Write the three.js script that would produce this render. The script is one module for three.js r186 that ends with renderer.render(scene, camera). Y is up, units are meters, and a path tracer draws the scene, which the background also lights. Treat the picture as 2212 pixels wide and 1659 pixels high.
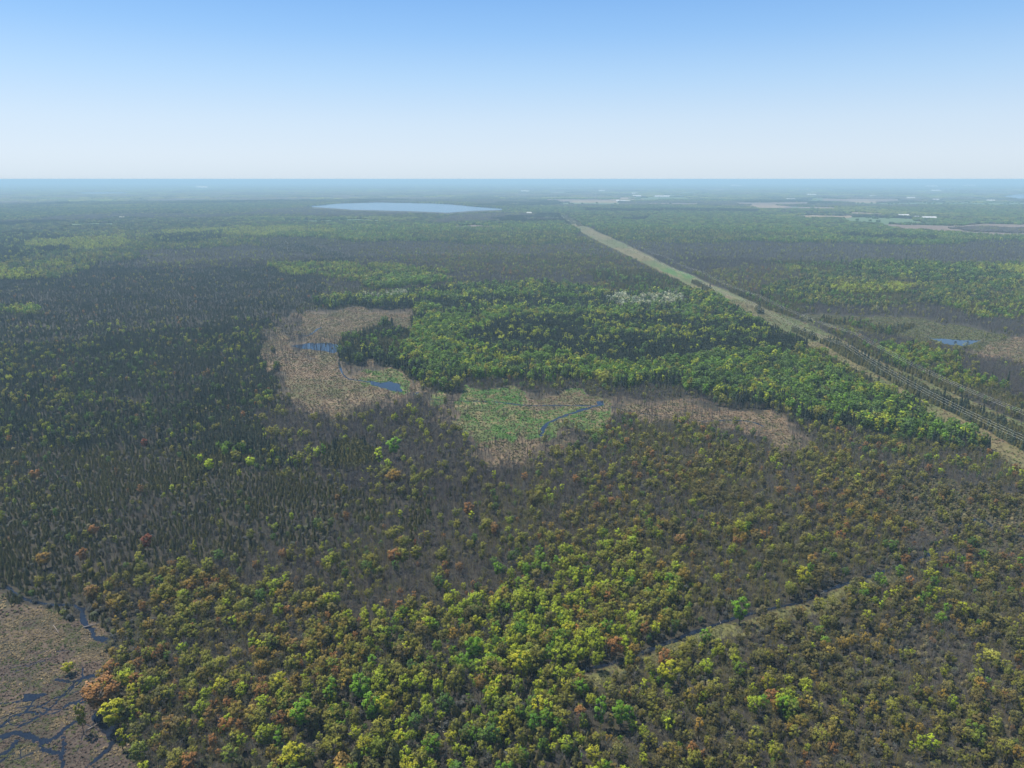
import * as THREE from 'three';
import { mergeGeometries } from 'three/addons/utils/BufferGeometryUtils.js';

// ---------------------------------------------------------------- camera, sky, sun, air, exposure
const D2R = Math.PI / 180, ALT = 180, PITCH = 16.1 * D2R, FOV = 56.8;
const scene = new THREE.Scene();
const camera = new THREE.PerspectiveCamera(FOV, 4 / 3, 1, 400000);
camera.position.set(0, ALT, 0);
camera.lookAt(0, ALT - Math.sin(PITCH) * 100, -Math.cos(PITCH) * 100);
const renderer = new THREE.WebGLRenderer({ antialias: true });
renderer.toneMapping = THREE.LinearToneMapping;
renderer.toneMappingExposure = 1.7;
renderer.shadowMap.enabled = true;

const SUN = new THREE.Vector3(-0.42, 0.87, -0.24).normalize();
{
  const sun = new THREE.DirectionalLight(new THREE.Color().setRGB(1, 0.925, 0.76), 5);
  sun.name = 'sun';
  sun.target.position.set(0, 0, -600);
  sun.position.copy(sun.target.position).addScaledVector(SUN, 3000);
  sun.castShadow = true;
  sun.shadow.mapSize.set(4096, 4096);
  Object.assign(sun.shadow.camera, { left: -2500, right: 2500, top: 2500, bottom: -2500, near: 10, far: 8000 });
  scene.add(sun, sun.target);

  // clear spring sky: pale and milky at the horizon, quickly deep blue above
  const w = 512, h = 256, data = new Float32Array(w * h * 4);
  const stops = [[0, 0.50, 0.575, 0.64], [1.5, 0.535, 0.615, 0.69], [4, 0.475, 0.59, 0.71], [7, 0.35, 0.52, 0.72], [10, 0.235, 0.425, 0.7], [13, 0.165, 0.345, 0.65], [22, 0.1, 0.235, 0.52], [45, 0.055, 0.15, 0.39], [90, 0.04, 0.11, 0.31]];
  for (let j = 0; j < h; j++) {
    const el = ((j + 0.5) / h - 0.5) * 180, e = Math.max(0, el);
    let k = 0; while (k < stops.length - 2 && e > stops[k + 1][0]) k++;
    const a = stops[k], b = stops[k + 1], t = Math.min(1, (e - a[0]) / (b[0] - a[0])), y = Math.sin(el * D2R), c = Math.cos(el * D2R);
    for (let i = 0; i < w; i++) {
      const az = ((i + 0.5) / w - 0.5) * 2 * Math.PI, x = Math.cos(az) * c, z = Math.sin(az) * c;
      const cs = x * SUN.x + y * SUN.y + z * SUN.z;                       // brighter towards the sun
      const g = 0.86 + 0.2 * Math.max(0, cs) ** 2 + 0.5 * Math.max(0, cs) ** 24;
      for (let q = 0; q < 3; q++) data[(j * w + i) * 4 + q] = 0.9 * (a[q + 1] + (b[q + 1] - a[q + 1]) * t) * g;
      data[(j * w + i) * 4 + 3] = 1;
    }
  }
  const sky = new THREE.DataTexture(data, w, h, THREE.RGBAFormat, THREE.FloatType);
  sky.mapping = THREE.EquirectangularReflectionMapping;
  sky.magFilter = THREE.LinearFilter;
  sky.needsUpdate = true;
  scene.background = sky;
  scene.environment = sky;
}
scene.fog = new THREE.FogExp2(new THREE.Color().setRGB(0.54, 0.82, 1), 0.000125);

// ---------------------------------------------------------------- numbers
function rng(seed) { let s = seed >>> 0; return () => { s = (s + 0x6d2b79f5) | 0; let t = Math.imul(s ^ (s >>> 15), 1 | s); t = (t + Math.imul(t ^ (t >>> 7), 61 | t)) ^ t; return ((t ^ (t >>> 14)) >>> 0) / 4294967296; }; }
const hash = (ix, iz, s) => { let h = Math.imul(ix, 374761393) ^ Math.imul(iz, 668265263) ^ Math.imul(s, 1274126177); h = Math.imul(h ^ (h >>> 13), 1274126177); return ((h ^ (h >>> 16)) >>> 0) / 4294967296; };
function noise(x, z, s = 0) {                        // value noise, 0..1
  const ix = Math.floor(x), iz = Math.floor(z), fx = x - ix, fz = z - iz, u = fx * fx * (3 - 2 * fx), v = fz * fz * (3 - 2 * fz);
  const a = hash(ix, iz, s), b = hash(ix + 1, iz, s), c = hash(ix, iz + 1, s), d = hash(ix + 1, iz + 1, s);
  return a + (b - a) * u + (c - a) * v + (a - b - c + d) * u * v;
}
const fbm = (x, z, s = 0) => (noise(x, z, s) * 4 + noise(x * 2.1, z * 2.1, s + 1) * 2 + noise(x * 4.3, z * 4.3, s + 2)) / 7;
const mixc = (a, b, t) => [a[0] + (b[0] - a[0]) * t, a[1] + (b[1] - a[1]) * t, a[2] + (b[2] - a[2]) * t];
const clamp = (x, a = 0, b = 1) => Math.min(b, Math.max(a, x));

// The survey grid of the photograph (2212 x 1659): where a sight line meets the plain, and back.
const TY = Math.tan(FOV / 2 * D2R), CP = Math.cos(PITCH), SP = Math.sin(PITCH);
function at(px, py, y = 0) {
  const cx = (px - 1106) / 829.5 * TY, cy = (829.5 - py) / 829.5 * TY, dy = cy * CP - SP, dz = -(CP + cy * SP);
  const t = (y - ALT) / Math.min(dy, -0.0025);
  return [cx * t, dz * t];
}
function proj(x, z, y = 0) {
  const v = y - ALT, f = -z * CP - v * SP, u = v * CP - z * SP;
  return [1106 + x / f / TY * 829.5, 829.5 - u / f / TY * 829.5, f];
}

// ---------------------------------------------------------------- naming
const used = {};
function numbered(n) { const k = used[n] = (used[n] ?? -1) + 1; return k ? n + '_' + String(k).padStart(3, '0') : n; }
function tag(o, label, category, group, kind) {
  o.userData = { label, category };
  if (group) o.userData.group = group;
  if (kind) o.userData.kind = kind;
  return o;
}
function addMesh(name, geometry, material, parent) {
  const m = new THREE.Mesh(geometry, material);
  m.name = parent ? name : numbered(name);
  m.castShadow = m.receiveShadow = true;
  (parent ?? scene).add(m);
  return m;
}

// ---------------------------------------------------------------- land cover, as polygons on the plain
const T = {                                             // real base colours
  murk: [0.04, 0.043, 0.04], lime: [0.25, 0.3, 0.015], green: [0.105, 0.2, 0.012], mid: [0.07, 0.13, 0.02], olive: [0.175, 0.178, 0.024], ochre: [0.215, 0.158, 0.027], dusk: [0.125, 0.112, 0.032],
  rust: [0.22, 0.118, 0.038], red: [0.24, 0.075, 0.038], pale: [0.33, 0.36, 0.25], grey: [0.1, 0.088, 0.078], purple: [0.072, 0.06, 0.063],
  cedar: [0.078, 0.074, 0.017], spruce: [0.02, 0.033, 0.017], brush: [0.1, 0.09, 0.042], yellow: [0.3, 0.27, 0.05], swampgreen: [0.048, 0.058, 0.026],
};
// kind: mix of [species, tint, weight], density 0..1, height factor, ground colours
const K = {
  swamp: { mix: [['bare', 'murk', 36], ['cedar', 'swampgreen', 50], ['spruce', 'spruce', 10], ['leafy', 'olive', 2.2], ['leafy', 'lime', 1.3], ['leafy', 'mid', 2], ['leafy', 'rust', 0.3]], d: 0.95, h: 0.7, g: 'litter' },
  swampfar: { mix: [['bare', 'murk', 50], ['bare', 'purple', 8], ['cedar', 'swampgreen', 26], ['spruce', 'spruce', 16], ['leafy', 'olive', 2], ['leafy', 'rust', 0.4]], d: 0.95, h: 0.7, g: 'litter' },
  cedars: { mix: [['cedar', 'cedar', 72], ['cedar', 'swampgreen', 8], ['bare', 'murk', 8], ['bare', 'grey', 18], ['leafy', 'olive', 2.4], ['leafy', 'lime', 1], ['leafy', 'mid', 1.3], ['leafy', 'rust', 0.35]], d: 0.96, h: 0.62, g: 'litter' },
  bare:     { mix: [['bare', 'purple', 52], ['bare', 'grey', 34], ['cedar', 'cedar', 4], ['leafy', 'olive', 4], ['leafy', 'lime', 0.7]], d: 0.85, h: 0.85, g: 'litter' },
  bareolive: { mix: [['bare', 'grey', 50], ['bare', 'dusk', 18], ['bare', 'purple', 10], ['cedar', 'cedar', 7], ['leafy', 'olive', 9], ['leafy', 'mid', 3], ['leafy', 'lime', 1.6], ['leafy', 'rust', 1.4]], d: 0.9, h: 0.8, g: 'litter' },
  budding: { mix: [['bare', 'grey', 34], ['bare', 'dusk', 40], ['leafy', 'olive', 18], ['leafy', 'dusk', 20], ['leafy', 'ochre', 9], ['leafy', 'rust', 2.6], ['leafy', 'lime', 3], ['cedar', 'cedar', 5]], d: 0.85, h: 0.76, g: 'litter' },
  orange: { mix: [['leafy', 'ochre', 26], ['leafy', 'rust', 8], ['leafy', 'olive', 38], ['leafy', 'lime', 7], ['leafy', 'mid', 2], ['bare', 'dusk', 44], ['bare', 'grey', 34], ['leafy', 'dusk', 8]], d: 0.82, h: 0.82, g: 'litter' },
  fresh: { mix: [['leafy', 'lime', 34], ['leafy', 'olive', 38], ['leafy', 'green', 8], ['leafy', 'ochre', 8], ['leafy', 'rust', 2], ['bare', 'dusk', 44], ['bare', 'grey', 30], ['leafy', 'dusk', 6]], d: 0.82, h: 0.86, g: 'litter' },
  grove: { mix: [['leafy', 'green', 8], ['leafy', 'lime', 15], ['leafy', 'olive', 24], ['cedar', 'cedar', 46], ['bare', 'grey', 26], ['leafy', 'mid', 5], ['leafy', 'dusk', 6]], d: 0.8, h: 0.9, g: 'litter' },
  thicket: { mix: [['bare', 'grey', 34], ['bare', 'dusk', 44], ['leafy', 'dusk', 20], ['leafy', 'olive', 15], ['leafy', 'ochre', 3.5], ['leafy', 'rust', 1.6], ['leafy', 'lime', 3.5], ['shrub', 'brush', 14], ['leafy', 'green', 1.5]], d: 0.85, h: 0.78, g: 'litter' },
  shrubs: { mix: [['shrub', 'brush', 50], ['shrub', 'swampgreen', 30], ['bare', 'grey', 24], ['leafy', 'dusk', 18], ['leafy', 'olive', 8], ['leafy', 'rust', 1.5]], d: 0.92, h: 0.75, g: 'shrubby' },
  fringe: { mix: [['bare', 'purple', 50], ['snag', 'purple', 40], ['shrub', 'brush', 16], ['leafy', 'olive', 3]], d: 0.42, h: 0.9, g: 'fringe' }, openwater: { mix: [], d: 0, h: 1, g: 'litter' },
  upland: { mix: [['leafy', 'green', 18], ['leafy', 'mid', 28], ['leafy', 'lime', 6], ['spruce', 'spruce', 56], ['cedar', 'cedar', 18], ['bare', 'grey', 15], ['leafy', 'olive', 7]], d: 0.78, h: 1.3, g: 'litter' },
  greens: { mix: [['leafy', 'green', 34], ['leafy', 'mid', 34], ['leafy', 'lime', 10], ['spruce', 'spruce', 12], ['bare', 'grey', 12], ['leafy', 'olive', 8]], d: 0.7, h: 1.25, g: 'litter' },
  spruces:  { mix: [['spruce', 'spruce', 80], ['leafy', 'mid', 6], ['leafy', 'lime', 4], ['bare', 'grey', 6]], d: 0.9, h: 1.25, g: 'litter' },
  cedarwall:{ mix: [['cedar', 'cedar', 84], ['leafy', 'green', 4], ['spruce', 'spruce', 6], ['bare', 'grey', 4]], d: 0.9, h: 0.95, g: 'litter' },
  cedargreen:{ mix: [['cedar', 'cedar', 50], ['leafy', 'green', 14], ['leafy', 'lime', 8], ['leafy', 'olive', 8], ['bare', 'grey', 14], ['spruce', 'spruce', 5]], d: 0.8, h: 0.95, g: 'litter' },
  poplars:  { mix: [['leafy', 'pale', 70], ['leafy', 'mid', 14], ['bare', 'grey', 22]], d: 0.6, h: 1.2, g: 'litter' },
  limewood: { mix: [['leafy', 'lime', 60], ['leafy', 'olive', 22], ['leafy', 'mid', 10], ['spruce', 'spruce', 7]], d: 0.65, h: 1.1, g: 'litter' },
  mixfar:   { mix: [['leafy', 'mid', 24], ['leafy', 'olive', 20], ['bare', 'grey', 26], ['spruce', 'spruce', 14], ['cedar', 'cedar', 12], ['leafy', 'lime', 6]], d: 0.75, h: 1, g: 'litter' },
  snags:    { mix: [['snag', 'purple', 70], ['bare', 'purple', 24], ['shrub', 'brush', 10]], d: 0.26, h: 0.85, g: 'sedge' },
  marsh:    { mix: [['snag', 'purple', 60], ['bare', 'purple', 12], ['shrub', 'brush', 30]], d: 0.07, h: 0.6, g: 'sedge' },
  greenmarsh:{ mix: [['snag', 'purple', 60], ['bare', 'grey', 20], ['shrub', 'brush', 20]], d: 0.08, h: 0.85, g: 'greensedge' },
  nearmarsh:{ mix: [['snag', 'grey', 6], ['shrub', 'brush', 50], ['shrub', 'swampgreen', 30]], d: 0.05, h: 0.35, g: 'nearsedge' },
  corridor: { mix: [['shrub', 'brush', 50], ['shrub', 'swampgreen', 20]], d: 0.02, h: 0.35, g: 'meadow' },
  olivemarsh:{ mix: [['shrub', 'swampgreen', 50], ['shrub', 'brush', 40], ['shrub', 'olive', 26], ['leafy', 'olive', 5]], d: 0.75, h: 0.5, g: 'olive' },
  tanfield: { mix: [], d: 0, h: 1, g: 'tan' }, greenfield: { mix: [['leafy', 'mid', 1]], d: 0.01, h: 1, g: 'crop' }, brownfield: { mix: [], d: 0, h: 1, g: 'plough' },
  bank:     { mix: [['shrub', 'brush', 10]], d: 0.05, h: 0.4, g: 'bankgrass' },
  hedge:    { mix: [['cedar', 'cedar', 60], ['cedar', 'swampgreen', 30], ['spruce', 'spruce', 6]], d: 0.97, h: 1.15, g: 'litter' },
  brushy:   { mix: [['shrub', 'brush', 50], ['shrub', 'swampgreen', 30], ['cedar', 'cedar', 4]], d: 0.2, h: 0.6, g: 'meadow' }, fresher: { mix: [['shrub', 'swampgreen', 20]], d: 0.08, h: 0.4, g: 'greensedge' },
  open:     { mix: [], d: 0, h: 1, g: 'litter' },
};
const fringe = [], zones = [], OPEN = new Set(['snags', 'marsh', 'greenmarsh', 'nearmarsh', 'corridor', 'bank', 'tanfield', 'greenfield', 'brownfield', 'olivemarsh', 'openwater']);
function zone(kind, pts, warp = 1) {
  const poly = pts.map(([x, y]) => at(x, y));
  const add = (p) => { const xs = p.map((q) => q[0]), zs = p.map((q) => q[1]); zones.push({ kind, poly: p, warp, x0: Math.min(...xs), x1: Math.max(...xs), z0: Math.min(...zs), z1: Math.max(...zs) }); };
  if (kind === 'marsh' || kind === 'snags' || kind === 'greenmarsh') {  // dead and leafless trees thin out towards the open sedge
    const cx = poly.reduce((q, p) => q + p[0], 0) / poly.length, cz = poly.reduce((q, p) => q + p[1], 0) / poly.length;
    const p = poly.map(([x, z]) => { const dx = x - cx, dz = z - cz, l = Math.hypot(dx, dz) || 1, e = 1 + 16 / l; return [cx + dx * e, cz + dz * e]; });
    fringe.push(p);
  }
  // an opening is first seen over the crowns that stand before it, so it starts a little nearer than its visible edge
  if (OPEN.has(kind)) for (const h of kind === 'nearmarsh' ? [5] : kind === 'corridor' ? [7, 3.5] : kind === 'bank' ? [4.5, 2] : kind === 'openwater' ? [14, 7] : [6.5, 3]) add(poly.map(([x, z]) => [x * (1 - h / ALT), z * (1 - h / ALT)]));
  add(poly);
}
const box = (x0, y0, x1, y1, s = 0) => [[x0, y0 + s], [(x0 + x1) / 2, y0], [x1, y0 + s], [x1, y1 - s], [(x0 + x1) / 2, y1], [x0, y1 - s]];
function inside(poly, x, z) {
  let c = false;
  for (let i = 0, j = poly.length - 1; i < poly.length; j = i++) {
    const [xi, zi] = poly[i], [xj, zj] = poly[j];
    if ((zi > z) !== (zj > z) && x < (xj - xi) * (z - zi) / (zj - zi) + xi) c = !c;
  }
  return c;
}
// far country
zone('bare', [[1340, 545], [1420, 522], [2330, 512], [2330, 590], [2100, 582], [1800, 568], [1560, 585], [1480, 590]]);
zone('greens', [[1235, 470], [1500, 466], [2330, 480], [2330, 522], [1900, 530], [1500, 520], [1300, 505]]);
zone('mixfar', [[1270, 498], [1500, 500], [1800, 508], [1500, 528], [1310, 520]]);
zone('spruces', [[1270, 452], [1640, 453], [1640, 459], [1270, 458]]);
zone('spruces', [[1330, 471], [1400, 470], [1400, 476], [1330, 476]]);
zone('spruces', [[1820, 508], [1990, 512], [1990, 521], [1850, 518]]);
zone('bare', [[560, 535], [900, 520], [1330, 540], [1500, 600], [1200, 622], [1000, 622], [760, 620], [600, 600]]);
zone('bareolive', [[800, 545], [1100, 525], [1330, 545], [1460, 590], [1250, 600], [1000, 590]]);
zone('greens', [[560, 490], [800, 482], [1200, 480], [1270, 505], [1100, 520], [800, 522], [620, 510]]);
zone('limewood', [[620, 490], [760, 496], [740, 506], [600, 500]]);
zone('mixfar', [[840, 505], [1200, 500], [1280, 530], [1000, 530]]);
zone('mixfar', [[-120, 500], [300, 470], [520, 478], [560, 530], [300, 560], [120, 600], [-120, 620]]);
zone('spruces', [[-120, 520], [90, 500], [200, 520], [60, 560], [-120, 580]]);
zone('limewood', [[90, 522], [240, 512], [260, 530], [190, 545], [110, 540], [80, 532]]);
zone('limewood', [[-120, 575], [20, 578], [85, 600], [40, 612], [-120, 612]]);
zone('limewood', [[380, 500], [620, 488], [650, 500], [560, 512], [400, 510]]);
zone('spruces', [[340, 510], [470, 503], [480, 520], [360, 528]]);
zone('swampfar', [[-120, 622], [130, 598], [320, 552], [640, 525], [760, 560], [700, 640], [640, 700], [600, 740], [-120, 760]]);
zone('bare', [[280, 545], [560, 532], [700, 560], [500, 580], [300, 580]]);
zone('swamp', [[-160, 720], [600, 690], [620, 860], [660, 960], [560, 1080], [-160, 1100]]);
zone('cedargreen', [[-120, 672], [70, 668], [100, 680], [40, 690], [-120, 690]]);
zone('cedargreen', [[560, 570], [860, 575], [1010, 590], [840, 612], [620, 598]]);
zone('greens', [[760, 605], [900, 598], [1000, 615], [800, 625]]);
// right of the line, far
zone('mixfar', [[1560, 590], [1800, 565], [2330, 580], [2330, 700], [1900, 690], [1720, 660], [1600, 630]]);
zone('bareolive', [[1500, 590], [1700, 575], [1740, 600], [1660, 640], [1580, 625]]);
zone('cedarwall', [[1640, 568], [1960, 562], [2050, 590], [1900, 600], [1700, 580]]);
zone('upland', [[1820, 565], [2330, 585], [2330, 640], [2000, 612], [1840, 600]]);
zone('limewood', [[2140, 580], [2330, 590], [2330, 612], [2160, 600]]);
zone('limewood', [[1800, 622], [1900, 616], [1980, 626], [1960, 640], [1820, 638]]);
zone('cedarwall', [[1780, 636], [1990, 640], [1980, 660], [1800, 655]]);
zone('cedarwall', [[1586, 628], [1660, 632], [1740, 655], [1790, 682], [1700, 688], [1640, 668]]);
zone('bare', [[1740, 668], [2000, 660], [2330, 690], [2330, 800], [2050, 760], [1900, 720]]);
zone('cedargreen', [[2030, 660], [2200, 650], [2330, 660], [2330, 690], [2120, 690]]);
zone('olivemarsh', [[1730, 690], [1900, 680], [2060, 700], [2200, 725], [2100, 740], [1960, 735], [1840, 715]]);
zone('cedarwall', [[1748, 700], [1800, 694], [1960, 706], [1950, 725], [1860, 712]]);
zone('bare', [[1850, 722], [1960, 728], [1990, 760], [1900, 745]]);
zone('marsh', [[2070, 755], [2095, 746], [2126, 737], [2330, 730], [2330, 800], [2210, 784], [2140, 768]]);
zone('bare', [[2000, 770], [2100, 768], [2330, 830], [2330, 940], [2212, 905], [2120, 860]]);
zone('cedarwall', [[1828, 738], [1860, 735], [1900, 758], [1990, 775], [2060, 800], [2150, 850], [2175, 868], [2120, 872], [2000, 822], [1900, 775]]);
zone('cedargreen', [[1895, 740], [1990, 752], [2060, 785], [2140, 830], [2170, 858], [2120, 850], [1960, 790]]);
zone('cedarwall', [[2130, 872], [2212, 868], [2330, 890], [2330, 940], [2212, 908]]);
// the wooded rise
zone('upland', [[690, 652], [760, 640], [900, 632], [1000, 622], [1190, 618], [1330, 640], [1500, 622], [1600, 662], [1640, 690], [1744, 744], [1752, 760], [1900, 815], [2020, 895], [2132, 950], [2170, 985], [2070, 968], [1900, 950], [1780, 925], [1650, 890], [1500, 866], [1300, 862], [950, 852], [905, 835], [850, 803], [745, 768], [722, 745], [745, 730], [795, 712], [900, 690], [895, 668], [760, 668]]);
zone('spruces', [[700, 656], [900, 656], [1100, 650], [1180, 665], [1000, 672], [900, 670], [760, 668]]);
zone('greens', [[720, 648], [900, 640], [1100, 640], [1000, 652], [800, 656]]);
zone('poplars', [[770, 642], [830, 635], [890, 636], [880, 644], [800, 648]]);
zone('cedarwall', [[1260, 590], [1340, 582], [1420, 590], [1500, 625], [1480, 634], [1340, 628]]);
zone('cedarwall', [[735, 738], [800, 712], [880, 702], [960, 720], [940, 760], [900, 790], [840, 780], [740, 762]]);
zone('greens', [[900, 700], [1020, 690], [1120, 700], [1080, 760], [980, 810], [900, 770]]);
zone('spruces', [[1030, 650], [1320, 660], [1330, 676], [1040, 672]]);
zone('greens', [[1000, 674], [1340, 676], [1330, 694], [1010, 690]]);
zone('spruces', [[970, 745], [1040, 705], [1200, 692], [1400, 698], [1580, 702], [1620, 712], [1740, 733], [1750, 755], [1640, 780], [1420, 800], [1280, 796], [1120, 782]]);
zone('upland', [[1240, 722], [1400, 718], [1500, 724], [1420, 734], [1260, 733]]);
zone('upland', [[1000, 765], [1160, 775], [1300, 788], [1200, 800], [1020, 790]]);
zone('limewood', [[1330, 718], [1450, 724], [1440, 730], [1330, 726]]);
zone('spruces', [[1660, 715], [1744, 742], [1750, 758], [1690, 762], [1620, 740]]);
zone('greens', [[960, 800], [1080, 780], [1240, 790], [1420, 800], [1480, 840], [1300, 835], [1000, 825]]);
zone('bareolive', [[940, 835], [1100, 828], [1480, 845], [1640, 880], [1500, 868], [1300, 864], [960, 854]]);
zone('greens', [[1400, 798], [1600, 775], [1740, 780], [1860, 830], [1960, 880], [2060, 940], [2030, 960], [1860, 930], [1700, 880], [1500, 850]]);
zone('cedargreen', [[1690, 752], [1780, 762], [1890, 815], [1960, 858], [1900, 862], [1760, 800]]);
zone('cedarwall', [[1760, 768], [1830, 778], [1900, 820], [1880, 832], [1790, 800]]);
zone('cedarwall', [[2000, 890], [2040, 905], [2085, 940], [2050, 940], [1990, 905]]);
zone('poplars', [[1310, 655], [1380, 640], [1440, 642], [1450, 655], [1400, 668], [1330, 668]]);
zone('bareolive', [[1780, 925], [1950, 955], [2090, 975], [2212, 1020], [2330, 1060], [2212, 1075], [2000, 1010], [1820, 960]]);
// centre
zone('bare', [[560, 900], [640, 862], [760, 862], [900, 850], [990, 870], [1060, 970], [1180, 985], [1300, 890], [1420, 950], [1500, 1040], [1420, 1100], [1200, 1130], [1000, 1110], [800, 1080], [640, 1040]]);
zone('bareolive', [[1180, 960], [1330, 900], [1560, 950], [1760, 985], [1560, 1010], [1480, 1060], [1420, 1140], [1250, 1180], [1000, 1160], [1100, 1060]]);
zone('cedars', [[-160, 980], [360, 980], [700, 1040], [900, 1080], [1100, 1160], [900, 1200], [700, 1250], [420, 1260], [120, 1280], [-160, 1260]]);
zone('bareolive', [[640, 1180], [900, 1120], [1180, 1140], [1280, 1180], [1100, 1240], [860, 1300], [840, 1420], [700, 1420], [560, 1330], [440, 1270]], 4.5);
zone('budding', [[1320, 960], [1500, 985], [1760, 985], [2000, 1040], [2100, 1130], [1900, 1180], [1760, 1160], [1600, 1110], [1460, 1060]]);
zone('budding', [[1160, 1090], [1360, 1080], [1440, 1150], [1600, 1140], [1760, 1180], [1800, 1260], [1560, 1350], [1330, 1420], [1160, 1300]], 4.5);
zone('thicket', [[1600, 1150], [1760, 1180], [1900, 1190], [2010, 1200], [1780, 1275], [1600, 1250]]);
zone('shrubs', [[1860, 1080], [2000, 1030], [2330, 1090], [2330, 1260], [2212, 1230], [2060, 1180], [1960, 1160]]);
zone('cedarwall', [[660, 960], [740, 948], [830, 975], [820, 1010], [700, 1010]]);
zone('cedarwall', [[380, 985], [470, 980], [548, 990], [540, 1006], [420, 1012]]);
// foreground
zone('fresh', [[840, 1330], [900, 1270], [1060, 1250], [1200, 1180], [1420, 1160], [1520, 1260], [1440, 1400], [1280, 1480], [1000, 1480], [860, 1430]], 4.5);
zone('orange', [[200, 1250], [500, 1240], [640, 1290], [780, 1400], [860, 1450], [820, 1520], [680, 1560], [560, 1720], [240, 1720], [232, 1590], [200, 1530], [205, 1460], [245, 1400], [230, 1330]], 2.2);
zone('grove', [[620, 1520], [800, 1450], [1000, 1460], [1260, 1480], [1330, 1560], [1300, 1760], [560, 1760]], 4.5);
zone('thicket', [[1280, 1480], [1560, 1360], [1800, 1290], [2060, 1200], [2330, 1250], [2330, 1760], [1300, 1760]]);
zone('thicket', [[1330, 1490], [1520, 1400], [1760, 1350], [1720, 1480], [1900, 1600], [2330, 1660], [2330, 1780], [1330, 1780]]);
zone('fresh', [[1360, 1480], [1600, 1420], [1660, 1500], [1520, 1580], [1380, 1560]], 4.5);
// wetlands
zone('bank', [[1240, 1462], [1330, 1436], [1540, 1360], [1740, 1304], [1800, 1278], [1990, 1212], [2050, 1186], [1990, 1214], [1860, 1262], [1790, 1294], [1700, 1324], [1545, 1371], [1440, 1403], [1330, 1445], [1260, 1470]], 0.3);
zone('snags', [[596, 722], [612, 700], [640, 684], [690, 672], [895, 671], [880, 688], [800, 712], [745, 730], [730, 745], [735, 762], [690, 768], [630, 762], [606, 740]], 2);
zone('marsh', [[622, 700], [690, 678], [890, 674], [860, 688], [760, 712], [640, 722], [600, 722]], 2);
zone('marsh', [[622, 785], [640, 772], [700, 764], [745, 770], [800, 795], [860, 808], [895, 832], [905, 852], [850, 862], [760, 872], [690, 890], [648, 868], [630, 830]], 2);
zone('greenmarsh', [[790, 798], [850, 804], [885, 828], [890, 842], [862, 842], [810, 822]]);
zone('greenmarsh', [[940, 856], [1040, 854], [1180, 858], [1300, 866], [1304, 884], [1240, 905], [1180, 935], [1150, 962], [1050, 955], [985, 900]], 2);
zone('snags', [[1040, 945], [1180, 935], [1184, 960], [1130, 990], [1090, 994], [1050, 975]], 2);
zone('marsh', [[1130, 856], [1310, 858], [1306, 866], [1160, 866]]);
zone('fringe', [[1306, 872], [1400, 868], [1510, 872], [1640, 902], [1740, 945], [1776, 975], [1700, 966], [1560, 936], [1430, 908]], 2);
zone('marsh', [[1340, 874], [1420, 869], [1510, 874], [1640, 904], [1735, 944], [1700, 944], [1600, 914], [1480, 896], [1400, 886]], 1.5);
zone('snags', [[1380, 872], [1500, 872], [1620, 900], [1560, 910], [1420, 890]]);
zone('nearmarsh', [[-160, 1262], [20, 1272], [60, 1300], [150, 1312], [190, 1330], [236, 1390], [244, 1420], [205, 1465], [202, 1530], [236, 1590], [268, 1640], [290, 1760], [-160, 1760]]);
// the power line clearing
zone('corridor', [[1208, 466], [1224, 466], [1281, 496], [1351, 528], [1418, 561], [1491, 596], [1569, 626], [1659, 668], [1749, 702], [1834, 743], [1921, 788], [2034, 838], [2134, 883], [2212, 915], [2360, 985], [2360, 1080], [2212, 1006], [2134, 949], [2021, 894], [1899, 814], [1754, 744], [1690, 718], [1618, 684], [1596, 662], [1546, 634], [1491, 617], [1461, 599], [1393, 567], [1331, 537], [1283, 514], [1251, 497]], 0.15);
zone('brushy', [[1212, 466], [1224, 466], [1281, 496], [1351, 528], [1410, 557], [1393, 567], [1331, 537], [1283, 514], [1251, 497]], 0.15);
zone('fresher', [[1418, 562], [1491, 596], [1530, 614], [1491, 615], [1461, 598], [1430, 584], [1408, 570]], 0.4);
zone('hedge', [[1766, 741], [1790, 738], [1834, 756], [1909, 797], [2034, 858], [2212, 938], [2360, 1002], [2360, 1040], [2212, 976], [2059, 893], [1972, 854], [1896, 808], [1834, 776]], 0.15);
zone('hedge', [[1488, 612], [1500, 611], [1548, 632], [1545, 638]], 0.3);
zone('hedge', [[1702, 714], [1716, 713], [1760, 734], [1748, 736]], 0.3);
zone('hedge', [[1628, 668], [1642, 668], [1652, 678], [1638, 679]], 0.3);
// fields
zone('brownfield', [[1180, 430], [1330, 431], [1326, 436.5], [1200, 436]]); zone('tanfield', [[1240, 433.6], [1330, 433.2], [1328, 436], [1236, 437]]); zone('greenfield', [[1205, 438], [1340, 438], [1340, 441], [1205, 441]]);
zone('greenfield', [[1370, 425.5], [1480, 425.5], [1480, 429], [1370, 429]]); zone('tanfield', [[1708, 465], [1876, 466.5], [1870, 469.5], [1720, 469]]); zone('greenfield', [[1836, 472], [1900, 470], [1998, 473], [1990, 482], [1880, 481]]);
zone('brownfield', [[1766, 429], [1950, 430], [1950, 433.5], [1766, 432]]); zone('greenfield', [[1870, 438], [2330, 437], [2330, 442], [1870, 441]]); zone('brownfield', [[1590, 437], [1740, 437], [1740, 441], [1590, 440]]);
zone('brownfield', [[1900, 485], [2050, 487], [2330, 480], [2330, 512], [2180, 508], [1990, 497]]); zone('bare', [[2030, 493], [2330, 494], [2330, 505], [2130, 503]]);
zone('greenfield', [[620, 475], [800, 474.5], [800, 476.5], [620, 477]]); zone('brownfield', [[960, 488], [1060, 487], [1050, 491], [960, 491]]); zone('greenfield', [[180, 481], [270, 481], [270, 483], [180, 483.5]]);

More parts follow.
